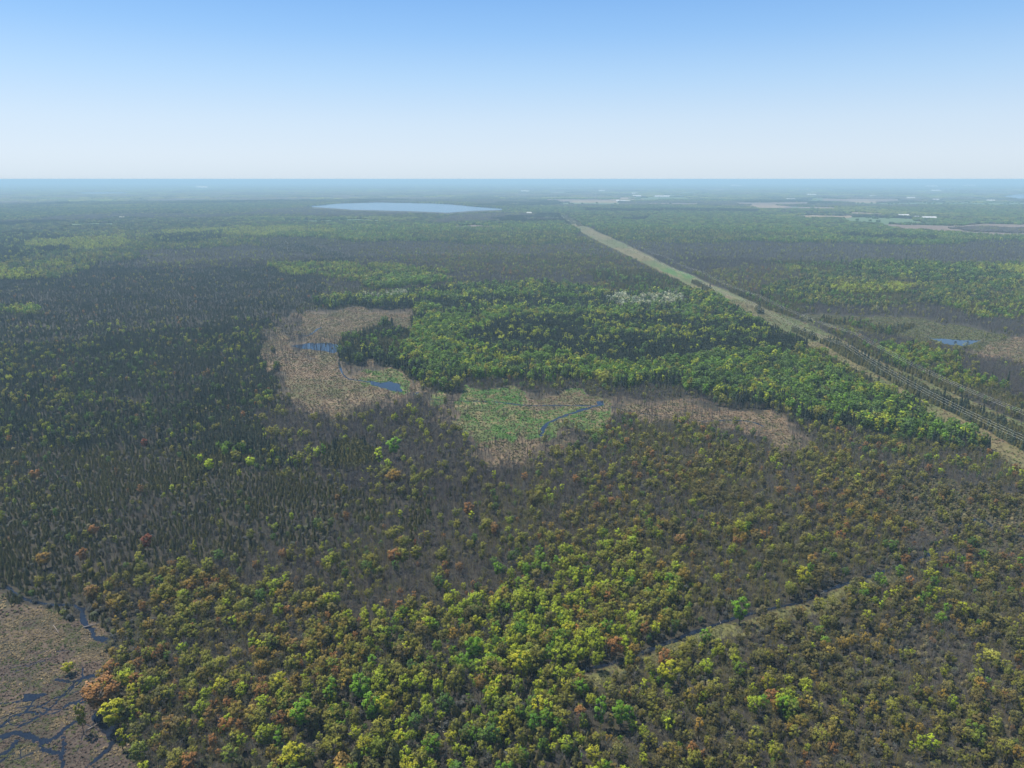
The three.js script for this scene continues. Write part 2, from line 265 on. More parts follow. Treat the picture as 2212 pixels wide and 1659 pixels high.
zone('openwater', [[655, 446], [690, 444], [728, 439.6], [815, 437], [928, 439], [975, 441.6], [1027, 446.6], [1110, 452.4], [1030, 455.4], [965, 459.8], [903, 457], [840, 455.4], [765, 453.4], [703, 449]], 0.1);
zone('openwater', [[141, 416.4], [220, 415.4], [302, 416], [260, 417.6], [200, 418.2]], 0);
zone('openwater', [[2150, 424], [2196, 420], [2330, 419], [2330, 428.4], [2200, 429], [2180, 425.6]], 0);
zone('openwater', [[2012, 408], [2059, 406.6], [2062, 407.8], [2030, 409.2]], 0); zone('openwater', [[2108, 426.4], [2132, 425.6], [2133, 427.2], [2112, 427.8]], 0);

function coverAt(x, z, rough = 1) {
  const k0 = coverOf(x, z, rough);
  if (K[k0].g !== 'litter' || Math.hypot(x, z) > 1600) return k0;
  const j = (noise(x / 9, z / 9, 15) - 0.5) * 22, l = (noise(x / 9, z / 9, 16) - 0.5) * 22;
  return k0 !== 'greens' && k0 !== 'upland' && k0 !== 'cedarwall' && fringe.some((p) => inside(p, x + j, z + l)) ? 'fringe' : k0;
}
function coverOf(x, z, rough) {
  const r = Math.hypot(x, z), a = Math.min(60, r * 0.02) * rough;
  const wx = (noise(x / (r * 0.03 + 6), z / (r * 0.03 + 6), 11) + 0.5 * noise(x / (r * 0.008 + 2), z / (r * 0.008 + 2), 13) - 0.75) * 2 * a;
  const wz = (noise(x / (r * 0.03 + 6), z / (r * 0.03 + 6), 12) + 0.5 * noise(x / (r * 0.008 + 2), z / (r * 0.008 + 2), 14) - 0.75) * 2.4 * a;
  for (let i = zones.length - 1; i >= 0; i--) {
    const q = zones[i], u = x + wx * q.warp, v = z + wz * q.warp;
    if (u >= q.x0 && u <= q.x1 && v >= q.z0 && v <= q.z1 && inside(q.poly, u, v)) return q.kind;
  }
  if (r > 2400) {                                        // the country beyond: woods, wetlands and fields in patches
    const n = fbm(x / 900, z / 1100, 31), m = fbm(x / 420, z / 500, 41);
    if (r > 4200 && x > 500 && fbm(x / 600, z / 900, 51) > 0.6) return m > 0.52 ? 'greenfield' : m > 0.42 ? 'brownfield' : 'tanfield';
    return n > 0.58 ? 'greens' : n > 0.5 ? (m > 0.5 ? 'mixfar' : 'limewood') : n > 0.42 ? 'mixfar' : m > 0.6 ? 'spruces' : 'bare';
  }
  return x < 0 ? 'cedars' : 'bareolive';
}

// ---------------------------------------------------------------- ground
function groundColor(x, z) {
  const g = K[coverAt(x, z)].g, n = fbm(x / 9, z / 9, 61), m = noise(x / 2.2, z / 2.2, 71), b = fbm(x / 60, z / 60, 81);
  let c;
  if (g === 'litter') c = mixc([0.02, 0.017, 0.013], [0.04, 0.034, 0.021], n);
  else if (g === 'sedge') c = mixc(mixc([0.168, 0.122, 0.074], [0.088, 0.07, 0.04], clamp(n * 2.2 - 0.6)), [0.075, 0.08, 0.028], clamp(b * 3 - 1.4));
  else if (g === 'greensedge') c = mixc(mixc([0.042, 0.115, 0.012], [0.07, 0.095, 0.022], clamp(b * 3 - 1)), [0.19, 0.15, 0.075], clamp(n * 4 - 2.1));
  else if (g === 'nearsedge') c = mixc(mixc([0.085, 0.06, 0.044], [0.042, 0.039, 0.021], clamp(n * 2.4 - 0.6)), [0.07, 0.048, 0.05], clamp(b * 3 - 1.3));
  else if (g === 'meadow') c = mixc(mixc([0.13, 0.112, 0.046], [0.078, 0.098, 0.028], clamp(b * 4 - 1.5)), [0.15, 0.1, 0.055], clamp(n * 4 - 2.4));
  else if (g === 'olive') c = mixc([0.06, 0.072, 0.022], [0.085, 0.078, 0.036], n);
  else if (g === 'shrubby') c = mixc([0.055, 0.047, 0.026], [0.03, 0.031, 0.016], n);
  else if (g === 'fringe') c = mixc([0.1, 0.074, 0.05], [0.04, 0.034, 0.02], clamp(n * 2.5 - 0.7));
  else if (g === 'bankgrass') c = mixc([0.13, 0.125, 0.045], [0.095, 0.1, 0.032], n);
  else if (g === 'tan') c = mixc([0.24, 0.17, 0.11], [0.2, 0.15, 0.09], n);
  else if (g === 'crop') c = mixc([0.065, 0.13, 0.04], [0.08, 0.115, 0.045], n);
  else c = mixc([0.13, 0.09, 0.07], [0.16, 0.11, 0.085], n);
  const k = 0.72 + 0.56 * m;
  return [c[0] * k, c[1] * k, c[2] * k];
}
{
  const angles = [], radii = [0.5, 30, 60, 85];
  for (let a = -180; a < -47; a += 7) angles.push(a);
  for (let a = -47; a <= 47; a += 0.145) angles.push(a);
  for (let a = 52; a < 180; a += 7) angles.push(a);
  for (let r = 95; r < 200000; r *= r < 950 ? 1.0055 : r < 4000 ? 1.012 : 1.05) radii.push(r);
  radii.push(200000);
  const na = angles.length, nr = radii.length, pos = new Float32Array(na * nr * 3), col = new Float32Array(na * nr * 3), uv = new Float32Array(na * nr * 2), nor = new Float32Array(na * nr * 3), idx = [];
  for (let j = 0; j < nr; j++) for (let i = 0; i < na; i++) {
    const k = j * na + i, x = Math.sin(angles[i] * D2R) * radii[j], z = -Math.cos(angles[i] * D2R) * radii[j];
    pos.set([x, 0, z], k * 3); nor.set([0, 1, 0], k * 3); uv.set([x / 23, z / 23], k * 2); col.set(groundColor(x, z), k * 3);
    if (j < nr - 1) { const l = i === na - 1 ? j * na : k + 1; idx.push(k, l, k + na, l, l + na, k + na); }
  }
  const g = new THREE.BufferGeometry();
  g.setAttribute('position', new THREE.BufferAttribute(pos, 3)); g.setAttribute('normal', new THREE.BufferAttribute(nor, 3));
  g.setAttribute('uv', new THREE.BufferAttribute(uv, 2)); g.setAttribute('color', new THREE.BufferAttribute(col, 3));
  g.setIndex(idx);
  const S = 512, px = new Uint8Array(S * S * 4), wrap = (f) => (x, y) => f(x, y);
  const tile = (x, y, n, s) => { const u = x * n, v = y * n, ix = Math.floor(u), iy = Math.floor(v), fx = u - ix, fy = v - iy, a = hash(ix % n, iy % n, s), b = hash((ix + 1) % n, iy % n, s), c = hash(ix % n, (iy + 1) % n, s), d = hash((ix + 1) % n, (iy + 1) % n, s); return a + (b - a) * fx + (c - a) * fy + (a - b - c + d) * fx * fy; };
  for (let y = 0; y < S; y++) for (let x = 0; x < S; x++) {
    const v = clamp(0.45 + 0.55 * (0.3 * tile(x / S, y / S, 13, 1) + 0.35 * tile(x / S, y / S, 37, 2) + 0.35 * tile(x / S, y / S, 90, 3)) * 1.3);
    px.set([v * 255, v * 255, v * 252, 255], (y * S + x) * 4);
  }
  const tx = new THREE.DataTexture(px, S, S); tx.wrapS = tx.wrapT = THREE.RepeatWrapping; tx.magFilter = THREE.LinearFilter; tx.needsUpdate = true;
  const m = addMesh('ground', g, new THREE.MeshStandardMaterial({ name: 'soil and sedge', vertexColors: true, roughness: 1, map: tx }));
  tag(m, 'flat lowland plain of leaf litter, sedge and fields reaching the horizon', 'ground', null, 'structure');
}

// ---------------------------------------------------------------- water
const waterMat = new THREE.MeshPhysicalMaterial({ name: 'dark peat water', color: new THREE.Color().setRGB(0.009, 0.013, 0.024), roughness: 0.06, ior: 1.33, specularIntensity: 1 });
const lakeMat = new THREE.MeshPhysicalMaterial({ name: 'open lake water', color: new THREE.Color().setRGB(0.05, 0.09, 0.14), roughness: 0.22, ior: 1.33 });
const waters = [];
function flat(name, pts, y, mat, label, category) {
  const s = new THREE.Shape(pts.map(([x, z]) => new THREE.Vector2(x, -z)));
  const g = new THREE.ShapeGeometry(s).rotateX(-Math.PI / 2).translate(0, y, 0);
  const m = addMesh(name, g, mat);
  waters.push(pts);
  return tag(m, label, category, null, 'structure');
}
function wobble(pts, n, amp, s) {                       // a closed outline with a ragged shore
  const out = [];
  for (let i = 0; i < pts.length; i++) {
    const a = pts[i], b = pts[(i + 1) % pts.length];
    for (let k = 0; k < n; k++) {
      const t = k / n, x = a[0] + (b[0] - a[0]) * t, z = a[1] + (b[1] - a[1]) * t;
      out.push([x + (noise(x / amp / 2.5, z / amp / 2.5, s) - 0.5) * amp * 2, z + (noise(x / amp / 2.5 + 50, z / amp / 2.5, s) - 0.5) * amp * 2]);
    }
  }
  return out;
}
const P = (l) => l.map(([x, y]) => at(x, y));
flat('lake', wobble(P([[660, 446], [690, 444], [728, 440], [815, 437.4], [928, 439.4], [975, 442], [1027, 447], [1104, 452.4], [1030, 455], [965, 459.4], [903, 456.4], [840, 455], [765, 453], [703, 448.5]]), 5, 20, 3), 0.12, lakeMat, 'large pale blue lake spreading before the horizon', 'lake');
flat('lake', P([[141, 416.4], [220, 415.6], [302, 416], [260, 417.2], [200, 417.8]]), 0.12, lakeMat, 'thin silver strip of a distant lake near the horizon on the left', 'lake');
flat('lake', P([[2012, 408], [2059, 406.6], [2062, 407.6], [2030, 409]]), 0.12, lakeMat, 'small far sheet of water among fields near the horizon', 'lake');
flat('lake', P([[2108, 426.4], [2132, 425.6], [2133, 427], [2112, 427.4]]), 0.12, lakeMat, 'short bright strip of water beside the far right fields', 'lake');
flat('lake', P([[2150, 424], [2196, 420], [2330, 419], [2330, 428], [2200, 428.6], [2180, 425.4]]), 0.12, lakeMat, 'bright sheet of water at the far right edge of the country', 'lake');
flat('pond', wobble(P([[1999, 725], [2016, 731], [2036, 732], [2080, 735], [2124, 735.5], [2098, 743], [2080, 748], [2058, 747], [2040, 744], [2020, 735]]), 5, 3, 4), 0.12, waterMat, 'blue pond in the marsh right of the power line', 'pond');
flat('pond', wobble(P([[796, 823], [822, 828], [842, 824], [862, 830], [872, 846], [852, 846], [826, 838], [806, 832]]), 4, 1.6, 5), 0.12, waterMat, 'dark blue pond at the end of the sedge marsh below the wooded rise', 'pond');
flat('pond', wobble(P([[893, 848], [906, 848], [908, 854], [894, 855]]), 4, 1, 6), 0.12, waterMat, 'tiny pool right of the dark blue marsh pond', 'pond');
flat('pond', wobble(P([[630, 748], [660, 742], [700, 741], [738, 744], [736, 757], [716, 763], [690, 757], [650, 753]]), 4, 3.4, 7), 0.12, waterMat, 'shallow flooded pool full of dead trunks at the upper marsh', 'pond');
flat('pond', wobble(P([[1288, 868], [1303, 866], [1305, 876], [1292, 878]]), 3, 0.7, 8), 0.12, waterMat, 'black pool at the corner of the green marsh', 'pond');
flat('pond', wobble(P([[201, 1535], [216, 1550], [250, 1572], [244, 1600], [224, 1590], [206, 1560]]), 4, 1, 9), 0.12, waterMat, 'shaded pool under the trees at the near marsh edge', 'pond');
flat('pond', wobble(P([[50, 1500], [75, 1496], [96, 1504], [70, 1514], [48, 1512]]), 4, 1.2, 10), 0.12, waterMat, 'small open pool among tussocks of the near marsh', 'pond');
function stream(name, pts, w0, w1, label, category, seed) {
  const c = new THREE.CatmullRomCurve3(pts.map(([x, y]) => { const p = at(x, y); return new THREE.Vector3(p[0], 0, p[1]); })), n = pts.length * 10, L = [], R = [];
  for (let i = 0; i <= n; i++) {
    const t = i / n, p = c.getPoint(t), d = c.getTangent(t), w = (w0 + (w1 - w0) * t) * (seed < 11 ? 0.72 : 1) * (0.55 + 0.9 * noise(i * 0.55, seed, 5)), o = (noise(i * 0.4, seed, 6) - 0.5) * w0 * 0.8;
    L.push([p.x - d.z * (w + o), p.z + d.x * (w + o)]); R.push([p.x + d.z * (w - o), p.z - d.x * (w - o)]);
  }
  return flat(name, [...L, ...R.reverse()], 0.08 + seed * 0.004, waterMat, label, category);
}
const z5 = (l) => l.map(([x, y]) => [x * 0.25, y * 0.25 + 1244]);
stream('creek', z5([[60, 90], [200, 190], [330, 235], [480, 250], [590, 250], [700, 285], [718, 350], [745, 420], [800, 480], [815, 530], [870, 548], [960, 565], [1010, 620]]), 0.9, 1.8, 'dark creek curving along the upper edge of the near marsh', 'creek', 1);
stream('creek', z5([[-300, 1400], [0, 1388], [120, 1368], [270, 1392], [370, 1424], [470, 1405], [540, 1350], [600, 1290], [700, 1248]]), 1.6, 1.1, 'wide channel winding across the near marsh to the lone leaning tree', 'channel', 2);
stream('creek', z5([[545, 1385], [550, 1470], [540, 1560], [530, 1760]]), 0.9, 0.8, 'straight narrow channel running down to the lower marsh', 'channel', 3);
stream('creek', z5([[372, 1424], [362, 1500], [450, 1520], [545, 1545]]), 1.2, 1.1, 'short channel looping around a tussock island in the near marsh', 'channel', 4);
stream('creek', z5([[150, 1310], [300, 1240], [420, 1160], [500, 1080], [590, 980], [645, 930]]), 0.8, 0.6, 'long thin channel slanting up through the near marsh', 'channel', 5);
stream('creek', z5([[-200, 1380], [0, 1300], [130, 1210], [270, 1180], [330, 1200]]), 0.8, 0.9, 'faint channel on the left side of the near marsh', 'channel', 6);
stream('creek', z5([[540, 1140], [600, 1110], [690, 1090], [780, 1040]]), 0.8, 2.0, 'widening channel that ends at the rusty trees beside the near marsh', 'channel', 7);
stream('creek', z5([[470, 900], [560, 910], [650, 915], [740, 880], [840, 858]]), 0.7, 1.7, 'channel across the top of the near marsh under the bank', 'channel', 8);
stream('creek', z5([[-200, 1640], [0, 1560], [100, 1480], [165, 1410]]), 1.3, 0.9, 'channel at the lower left of the near marsh', 'channel', 9);
stream('creek', z5([[740, 1660], [840, 1580], [950, 1480], [985, 1420]]), 0.7, 1.4, 'channel beside the lower trees of the near marsh', 'channel', 10);
stream('ditch', [[1190, 1466], [1255, 1450], [1330, 1430], [1440, 1390], [1540, 1352], [1640, 1320], [1740, 1298], [1800, 1270], [1900, 1238], [1990, 1204], [2050, 1182]], 0.95, 0.8, 'long dark ditch cutting diagonally through the thicket', 'ditch', 11);
stream('creek', [[2040, 1150], [2080, 1130], [2120, 1122], [2150, 1140], [2212, 1160], [2330, 1180]], 0.9, 1.2, 'creek winding through the shrub swamp on the right', 'creek', 12);
stream('creek', [[640, 722], [660, 726], [672, 722], [682, 714], [694, 707]], 1.6, 1.1, 'bright little creek in the upper marsh', 'creek', 13);
stream('creek', [[735, 772], [733, 788], [752, 818], [776, 822], [800, 826]], 0.7, 1.3, 'thin creek feeding the dark blue marsh pond', 'creek', 14);
stream('creek', [[925, 862], [980, 866], [1060, 868], [1140, 876], [1210, 876], [1295, 877]], 0.5, 1.2, 'dark creek along the top of the green marsh', 'creek', 15);
stream('creek', [[1298, 874], [1262, 884], [1236, 893], [1200, 906], [1178, 920], [1170, 944]], 1.9, 1.2, 'blue creek leaving the black pool towards the bare trees', 'creek', 16);
stream('creek', [[1316, 878], [1380, 892], [1450, 902], [1520, 910], [1580, 908], [1625, 912], [1650, 922]], 0.6, 0.7, 'thin creek through the tan marsh on the right', 'creek', 17);
{
  const R = rng(99), parts = [];
  for (let i = 0; i < 30; i++) {
    let [x, z] = at(-60 + 300 * R(), 1400 + 280 * R()), a = (R() < 0.5 ? 0.5 : 2.4) + (R() - 0.5) * 1.1;
    const L = [], Q = [], n = 7 + Math.floor(R() * 9), w0 = 0.16 + 0.26 * R();
    for (let k = 0; k <= n; k++) { const w = w0 * (0.5 + 0.9 * R()) * Math.sin(Math.PI * (0.12 + 0.8 * k / n)); L.push([x - Math.sin(a) * w, z + Math.cos(a) * w]); Q.push([x + Math.sin(a) * w, z - Math.cos(a) * w]); x += Math.cos(a) * 1.5; z += Math.sin(a) * 1.5; a += (R() - 0.5) * 0.9; }
    const pts = [...L, ...Q.reverse()];
    if (pts.some(([u, v]) => coverAt(u, v) !== 'nearmarsh')) continue;
    waters.push(pts);
    parts.push(new THREE.ShapeGeometry(new THREE.Shape(pts.map(([u, v]) => new THREE.Vector2(u, -v)))).rotateX(-Math.PI / 2).translate(0, 0.03 + i * 0.0009, 0));
  }
  tag(addMesh('water', mergeGeometries(parts), waterMat), 'thin dark runnels between the tussocks of the near marsh', 'water', null, 'structure');
}
const waterBoxes = waters.map((p) => [Math.min(...p.map((q) => q[0])), Math.max(...p.map((q) => q[0])), Math.min(...p.map((q) => q[1])), Math.max(...p.map((q) => q[1]))]);
const wet = (x, z, g = 0) => waters.some((p, i) => { const b = waterBoxes[i]; return x > b[0] - g && x < b[1] + g && z > b[2] - g && z < b[3] + g && (inside(p, x, z) || (g && (inside(p, x + g, z) || inside(p, x - g, z) || inside(p, x, z + g) || inside(p, x, z - g)))); });

// ---------------------------------------------------------------- trees: geometry
const V = (x, y, z) => new THREE.Vector3(x, y, z);
class Tris {                                             // collects loose faces with their own shade
  constructor() { this.p = []; this.c = []; this.n = []; }
  tri(a, b, c, s, n) {
    this.p.push(a.x, a.y, a.z, b.x, b.y, b.z, c.x, c.y, c.z);
    const m = n ?? b.clone().sub(a).cross(c.clone().sub(a)).normalize();
    for (let i = 0; i < 3; i++) { this.c.push(s[0], s[1], s[2]); this.n.push(m.x, m.y, m.z); }
  }
  leaf(o, n, size, s, R, soft) {                          // one bent spray of leaves
    const t = V(R() - 0.5, R() - 0.5, R() - 0.5).cross(n).normalize().multiplyScalar(size * (0.7 + 0.6 * R())), b = V().copy(n).cross(t).normalize().multiplyScalar(size * (0.5 + 0.5 * R()));
    const a = o.clone().add(t), c = o.clone().sub(t), d = o.clone().add(b).addScaledVector(n, -0.2 * size), e = o.clone().sub(b).addScaledVector(n, -0.25 * size);
    const N = soft ? n.clone().multiplyScalar(0.45).add(soft).normalize() : n;
    for (const [p, q, r] of [[a, d, c], [c, e, a]]) {
      const g = q.clone().sub(p).cross(r.clone().sub(p));
      if (g.dot(N) >= 0) this.tri(p, q, r, s, N); else this.tri(p, r, q, s, N);
    }
  }
  stick(a, b, r0, r1, s, sides = 4) {
    const d = b.clone().sub(a).normalize(), u = V(0.31, 0.2, 0.93).cross(d).normalize(), v = d.clone().cross(u), A = [], B = [], N = [];
    for (let i = 0; i < sides; i++) { const q = i / sides * 2 * Math.PI, o = u.clone().multiplyScalar(Math.cos(q)).addScaledVector(v, Math.sin(q)); N.push(o); A.push(a.clone().addScaledVector(o, r0)); B.push(b.clone().addScaledVector(o, r1)); }
    for (let i = 0; i < sides; i++) { const j = (i + 1) % sides; this.tri(A[i], A[j], B[j], s); this.tri(A[i], B[j], B[i], s); }
  }
  get length() { return this.p.length / 9; }
  build() {
    const g = new THREE.BufferGeometry();
    g.setAttribute('position', new THREE.BufferAttribute(new Float32Array(this.p), 3));
    g.setAttribute('color', new THREE.BufferAttribute(new Float32Array(this.c), 3));
    g.setAttribute('normal', new THREE.BufferAttribute(new Float32Array(this.n), 3));
    return g;
  }
}
const BARK = [1.0, 0.9, 0.86];
// a broadleaved tree about 10 m tall: trunk with forking limbs, an egg-shaped or spreading crown of many small leaf sprays with gaps
function leafy(seed, leaves, size, shape, limbs = true) {
  const R = rng(seed), wood = new Tris(), crown = new Tris(), top = 10, rad = { tall: 1.5, wide: 2.7, round: 2.1, vase: 2.2 }[shape], low = { tall: 2.6, wide: 4.4, round: 3.4, vase: 3 }[shape];
  const fork = V((R() - 0.5) * 0.6, low, (R() - 0.5) * 0.6), ends = [], peak = { tall: 0.42, wide: 0.55, round: 0.5, vase: 0.68 }[shape];
  wood.stick(V(0, -0.2, 0), fork, 0.2, 0.14, [1, 1, 1], 5);
  const n = shape === 'tall' ? 12 : 17;
  for (let i = 0; i < n; i++) {
    const f = (i + 0.35) / n, a = i * 2.4 + R() * 0.8, prof = f < peak ? Math.sqrt(0.12 + 0.88 * f / peak) : Math.sqrt(Math.max(0.05, 1 - ((f - peak) / (1 - peak)) ** 2)), d = rad * prof * (0.55 + 0.5 * R());
    const c = V(Math.cos(a) * d, low - 0.2 + (top - low) * f + (R() - 0.5) * 0.5, Math.sin(a) * d);
    ends.push([c, rad * (0.26 + 0.22 * R()), 0.78 + 0.44 * R()]);
    if (limbs) wood.stick(fork.clone().lerp(V(0, top * 0.75, 0), f * 0.7), c, 0.07, 0.02, [1, 1, 1], 3);
  }
  if (limbs) wood.stick(fork, V(0, top - 0.6, 0), 0.12, 0.03, [1, 1, 1], 4);
  for (let i = 0; i < leaves; i++) {
    const [c, r, lit] = ends[i % n], u = V(R() - 0.5, R() - 0.45, R() - 0.5).normalize(), q = r * (0.35 + 0.8 * R() * R() + 0.15), s = lit * (0.75 + 0.5 * R());
    const nrm = u.clone().multiplyScalar(0.5).add(V(R() - 0.5, R() - 0.25, R() - 0.5)).normalize();
    const p = c.clone().addScaledVector(u, q); p.y += (R() - 0.3) * r * 0.7;
    const mid = V(0, low + (top - low) * 0.42, 0), soft = p.clone().sub(mid).multiply(V(1, 0.8, 1)).normalize().addScaledVector(u, 0.55);
    crown.leaf(p, nrm, size, [s, s, s * (0.85 + 0.3 * R())], R, soft);
  }
  return { wood: wood.build(), crown: crown.build() };
}
// a leafless grey tree: trunk, limbs and a haze of fine twigs
function bare(seed, twigs, w, limbs = 9) {
  const R = rng(seed), wood = new Tris(), crown = new Tris(), tip = V((R() - 0.5) * 0.8, 10, (R() - 0.5) * 0.8), ends = [];
  wood.stick(V(0, -0.2, 0), tip.clone().multiplyScalar(0.6), 0.14, 0.09, [1, 1, 1], 4);
  wood.stick(tip.clone().multiplyScalar(0.6), tip, 0.09, 0.02, [1, 1, 1], 3);
  for (let i = 0; i < limbs; i++) {
    const h = 0.32 + 0.6 * (i + 0.5) / limbs, a = i * 2.4 + R(), l = (1.15 - h) * 2.6 + 0.5, o = tip.clone().multiplyScalar(h), e = o.clone().add(V(Math.cos(a) * l, l * (0.8 + 0.5 * R()), Math.sin(a) * l));
    e.y = Math.min(e.y, 10.2); crown.stick(o, e, w * 0.8, w * 0.3, [1, 1, 1], 3); ends.push([o, e]);
  }
  for (let i = 0; i < twigs; i++) {
    const [o, e] = ends[i % ends.length], p = o.clone().lerp(e, 0.25 + 0.75 * R()), d = V(R() - 0.5, R() * 0.9 - 0.1, R() - 0.5).normalize().multiplyScalar(0.6 + 0.9 * R()), sd = V(R() - 0.5, R() - 0.5, R() - 0.5).cross(d).normalize().multiplyScalar(w * 0.55), s = 0.75 + 0.5 * R();
    crown.tri(p.clone().sub(sd), p.clone().add(sd), p.clone().add(d), [s, s, s]);
  }
  return { wood: wood.build(), crown: crown.build() };
}
// white cedar: dense, rounded cone of upright sprays
function conifer(seed, sprays, size, spire) {
  const R = rng(seed), wood = new Tris(), crown = new Tris(), top = 10, rad = spire ? 1.45 : 1.75;
  wood.stick(V(0, -0.2, 0), V(0, top * 0.9, 0), 0.16, 0.03, [1, 1, 1], 4);
  const lean = R() * 6.3, lump = R() * 9;
  for (let i = 0; i < sprays; i++) {
    const f = Math.pow(R(), 0.75), a = i * 2.39996 + R() * 0.7, y = 0.5 + (top - 0.55) * (spire ? 1 - f * 0.97 : 1 - f * 0.96);
    const h = 1 - (y / top), prof = spire ? Math.pow(h, 0.85) * (0.72 + 0.28 * Math.sin(y * 5.2 + a)) : Math.sqrt(Math.min(1, h * 2.4)) * (0.5 + 0.5 * Math.min(1, h * 1.4 + 0.25)), k = 0.82 + 0.3 * noise(a * 1.2 + lump, y * 0.7, seed);
    const d = rad * prof * k * (0.72 + 0.36 * R()), o = V(Math.cos(a) * d + Math.cos(lean) * 0.02 * y, y, Math.sin(a) * d + Math.sin(lean) * 0.02 * y);
    const n = spire ? V(Math.cos(a) * 0.7, 0.75, Math.sin(a) * 0.7).add(V(R() - 0.5, R() - 0.5, R() - 0.5)) : V(Math.cos(a), 0.35, Math.sin(a)).add(V(R() - 0.5, R() - 0.5, R() - 0.5));
    const s = 0.7 + 0.55 * R();
    crown.leaf(o, n.normalize(), size * (0.5 + 0.6 * Math.min(1, h + 0.35)), [s, s, s], R, V(Math.cos(a), 0.5, Math.sin(a)));
  }
  return { wood: wood.build(), crown: crown.build() };
}
function snag(seed) {
  const R = rng(seed), wood = new Tris(), crown = new Tris(), h = 7 + 3 * R(), tip = V((R() - 0.5) * 1.2, h, (R() - 0.5) * 1.2);
  wood.stick(V(0, -0.2, 0), tip, 0.22, 0.07, [1, 1, 1], 5);
  for (let i = 0; i < 7; i++) { const f = 0.4 + 0.55 * R(), a = R() * 6.3, o = tip.clone().multiplyScalar(f); crown.stick(o, o.clone().add(V(Math.cos(a) * (1.2 - f * 0.6), 0.25 + 0.4 * R(), Math.sin(a) * (1.2 - f * 0.6))), 0.05, 0.015, [1, 1, 1], 3); }
  return { wood: wood.build(), crown: crown.build() };
}
function bush(seed, leaves, size) {                       // 10 units tall like the rest, but broad
  const R = rng(seed), wood = new Tris(), crown = new Tris();
  for (let i = 0; i < 7; i++) { const a = i * 0.9 + R(); wood.stick(V(0, 0, 0), V(Math.cos(a) * 2.4, 5 + 3 * R(), Math.sin(a) * 2.4), 0.1, 0.03, [1, 1, 1], 3); }
  for (let i = 0; i < leaves; i++) { const u = V(R() - 0.5, R() * 0.75, R() - 0.5).normalize(), q = 0.7 + 0.35 * R(), s = 0.65 + 0.7 * R(); crown.leaf(V(u.x * 4.2 * q, 1 + u.y * 8 * q, u.z * 4.2 * q), u.clone().add(V(R() - 0.5, R() - 0.5, R() - 0.5)).normalize(), size, [s, s, s], R, u); }
  return { wood: wood.build(), crown: crown.build() };
}
const tint = (g, c) => { const h = g.clone(), a = h.attributes.color; for (let i = 0; i < a.count; i++) a.setXYZ(i, a.getX(i) * c[0], a.getY(i) * c[1], a.getZ(i) * c[2]); return h; };
const whole = (t, bark = [0.8, 0.75, 0.9]) => mergeGeometries([tint(t.wood, bark), t.crown]);
// a piece of closed canopy seen from kilometres away: blobs of crown, no stems
function canopy(seed, n, spread, bw, bh, spire) {
  const R = rng(seed), t = new Tris();
  for (let i = 0; i < n; i++) {
    const a = i * 2.39996, d = spread * Math.sqrt((i + 0.5) / n), x = Math.cos(a) * d + (R() - 0.5) * bw, z = Math.sin(a) * d + (R() - 0.5) * bw, w = bw * (0.6 + 0.6 * R()), h = bh * (0.7 + 0.5 * R()), m = 6, s = 0.65 + 0.7 * R(), sh = [s, s, s], ring = [], mid = [];
    for (let k = 0; k < m; k++) { const q = k / m * 6.283 + R() * 0.4; ring.push(V(x + Math.cos(q) * w, 0, z + Math.sin(q) * w)); mid.push(V(x + Math.cos(q) * w * (spire ? 0.6 : 0.95), h * (spire ? 0.4 : 0.68), z + Math.sin(q) * w * (spire ? 0.6 : 0.95))); }
    const tip = V(x, h, z);
    for (let k = 0; k < m; k++) { const l = (k + 1) % m; t.tri(ring[k], mid[l], ring[l], sh); t.tri(ring[k], mid[k], mid[l], sh); t.tri(mid[k], tip, mid[l], sh); }
  }
  return t.build();
}
const leafMat = (name, c) => new THREE.MeshPhysicalMaterial({ name, color: c ? new THREE.Color().setRGB(...c) : 0xffffff, vertexColors: true, roughness: 0.85, specularIntensity: 0.25, transmission: 0.35, thickness: 0, side: THREE.DoubleSide });
const solidMat = (name, c) => new THREE.MeshStandardMaterial({ name, color: c ? new THREE.Color().setRGB(...c) : 0xffffff, vertexColors: true, roughness: 0.95, side: THREE.DoubleSide });
const M = { leafy: leafMat('young leaves'), bare: solidMat('grey twigs'), cedar: solidMat('cedar sprays'), spruce: solidMat('spruce needles'), snag: solidMat('weathered wood'), shrub: solidMat('shrub twigs'), tussock: solidMat('sedge') };
const shapes = ['round', 'wide', 'tall', 'vase', 'round', 'vase'];
const NEAR = {
  leafy: shapes.map((s, i) => leafy(100 + i, 640, 0.285, s)), bare: [0, 1, 2, 3, 4].map((i) => bare(200 + i, 150, 0.085, 11)),
  cedar: [0, 1, 2, 3].map((i) => conifer(300 + i, 380, 0.4, false)), spruce: [0, 1, 2].map((i) => conifer(340 + i, 320, 0.42, true)),
  snag: [0, 1, 2, 3].map((i) => snag(400 + i)), shrub: [0, 1, 2].map((i) => bush(450 + i, 130, 0.95)),
};
const DENSE = shapes.map((sh, i) => leafy(700 + i, 1500, 0.25, sh));
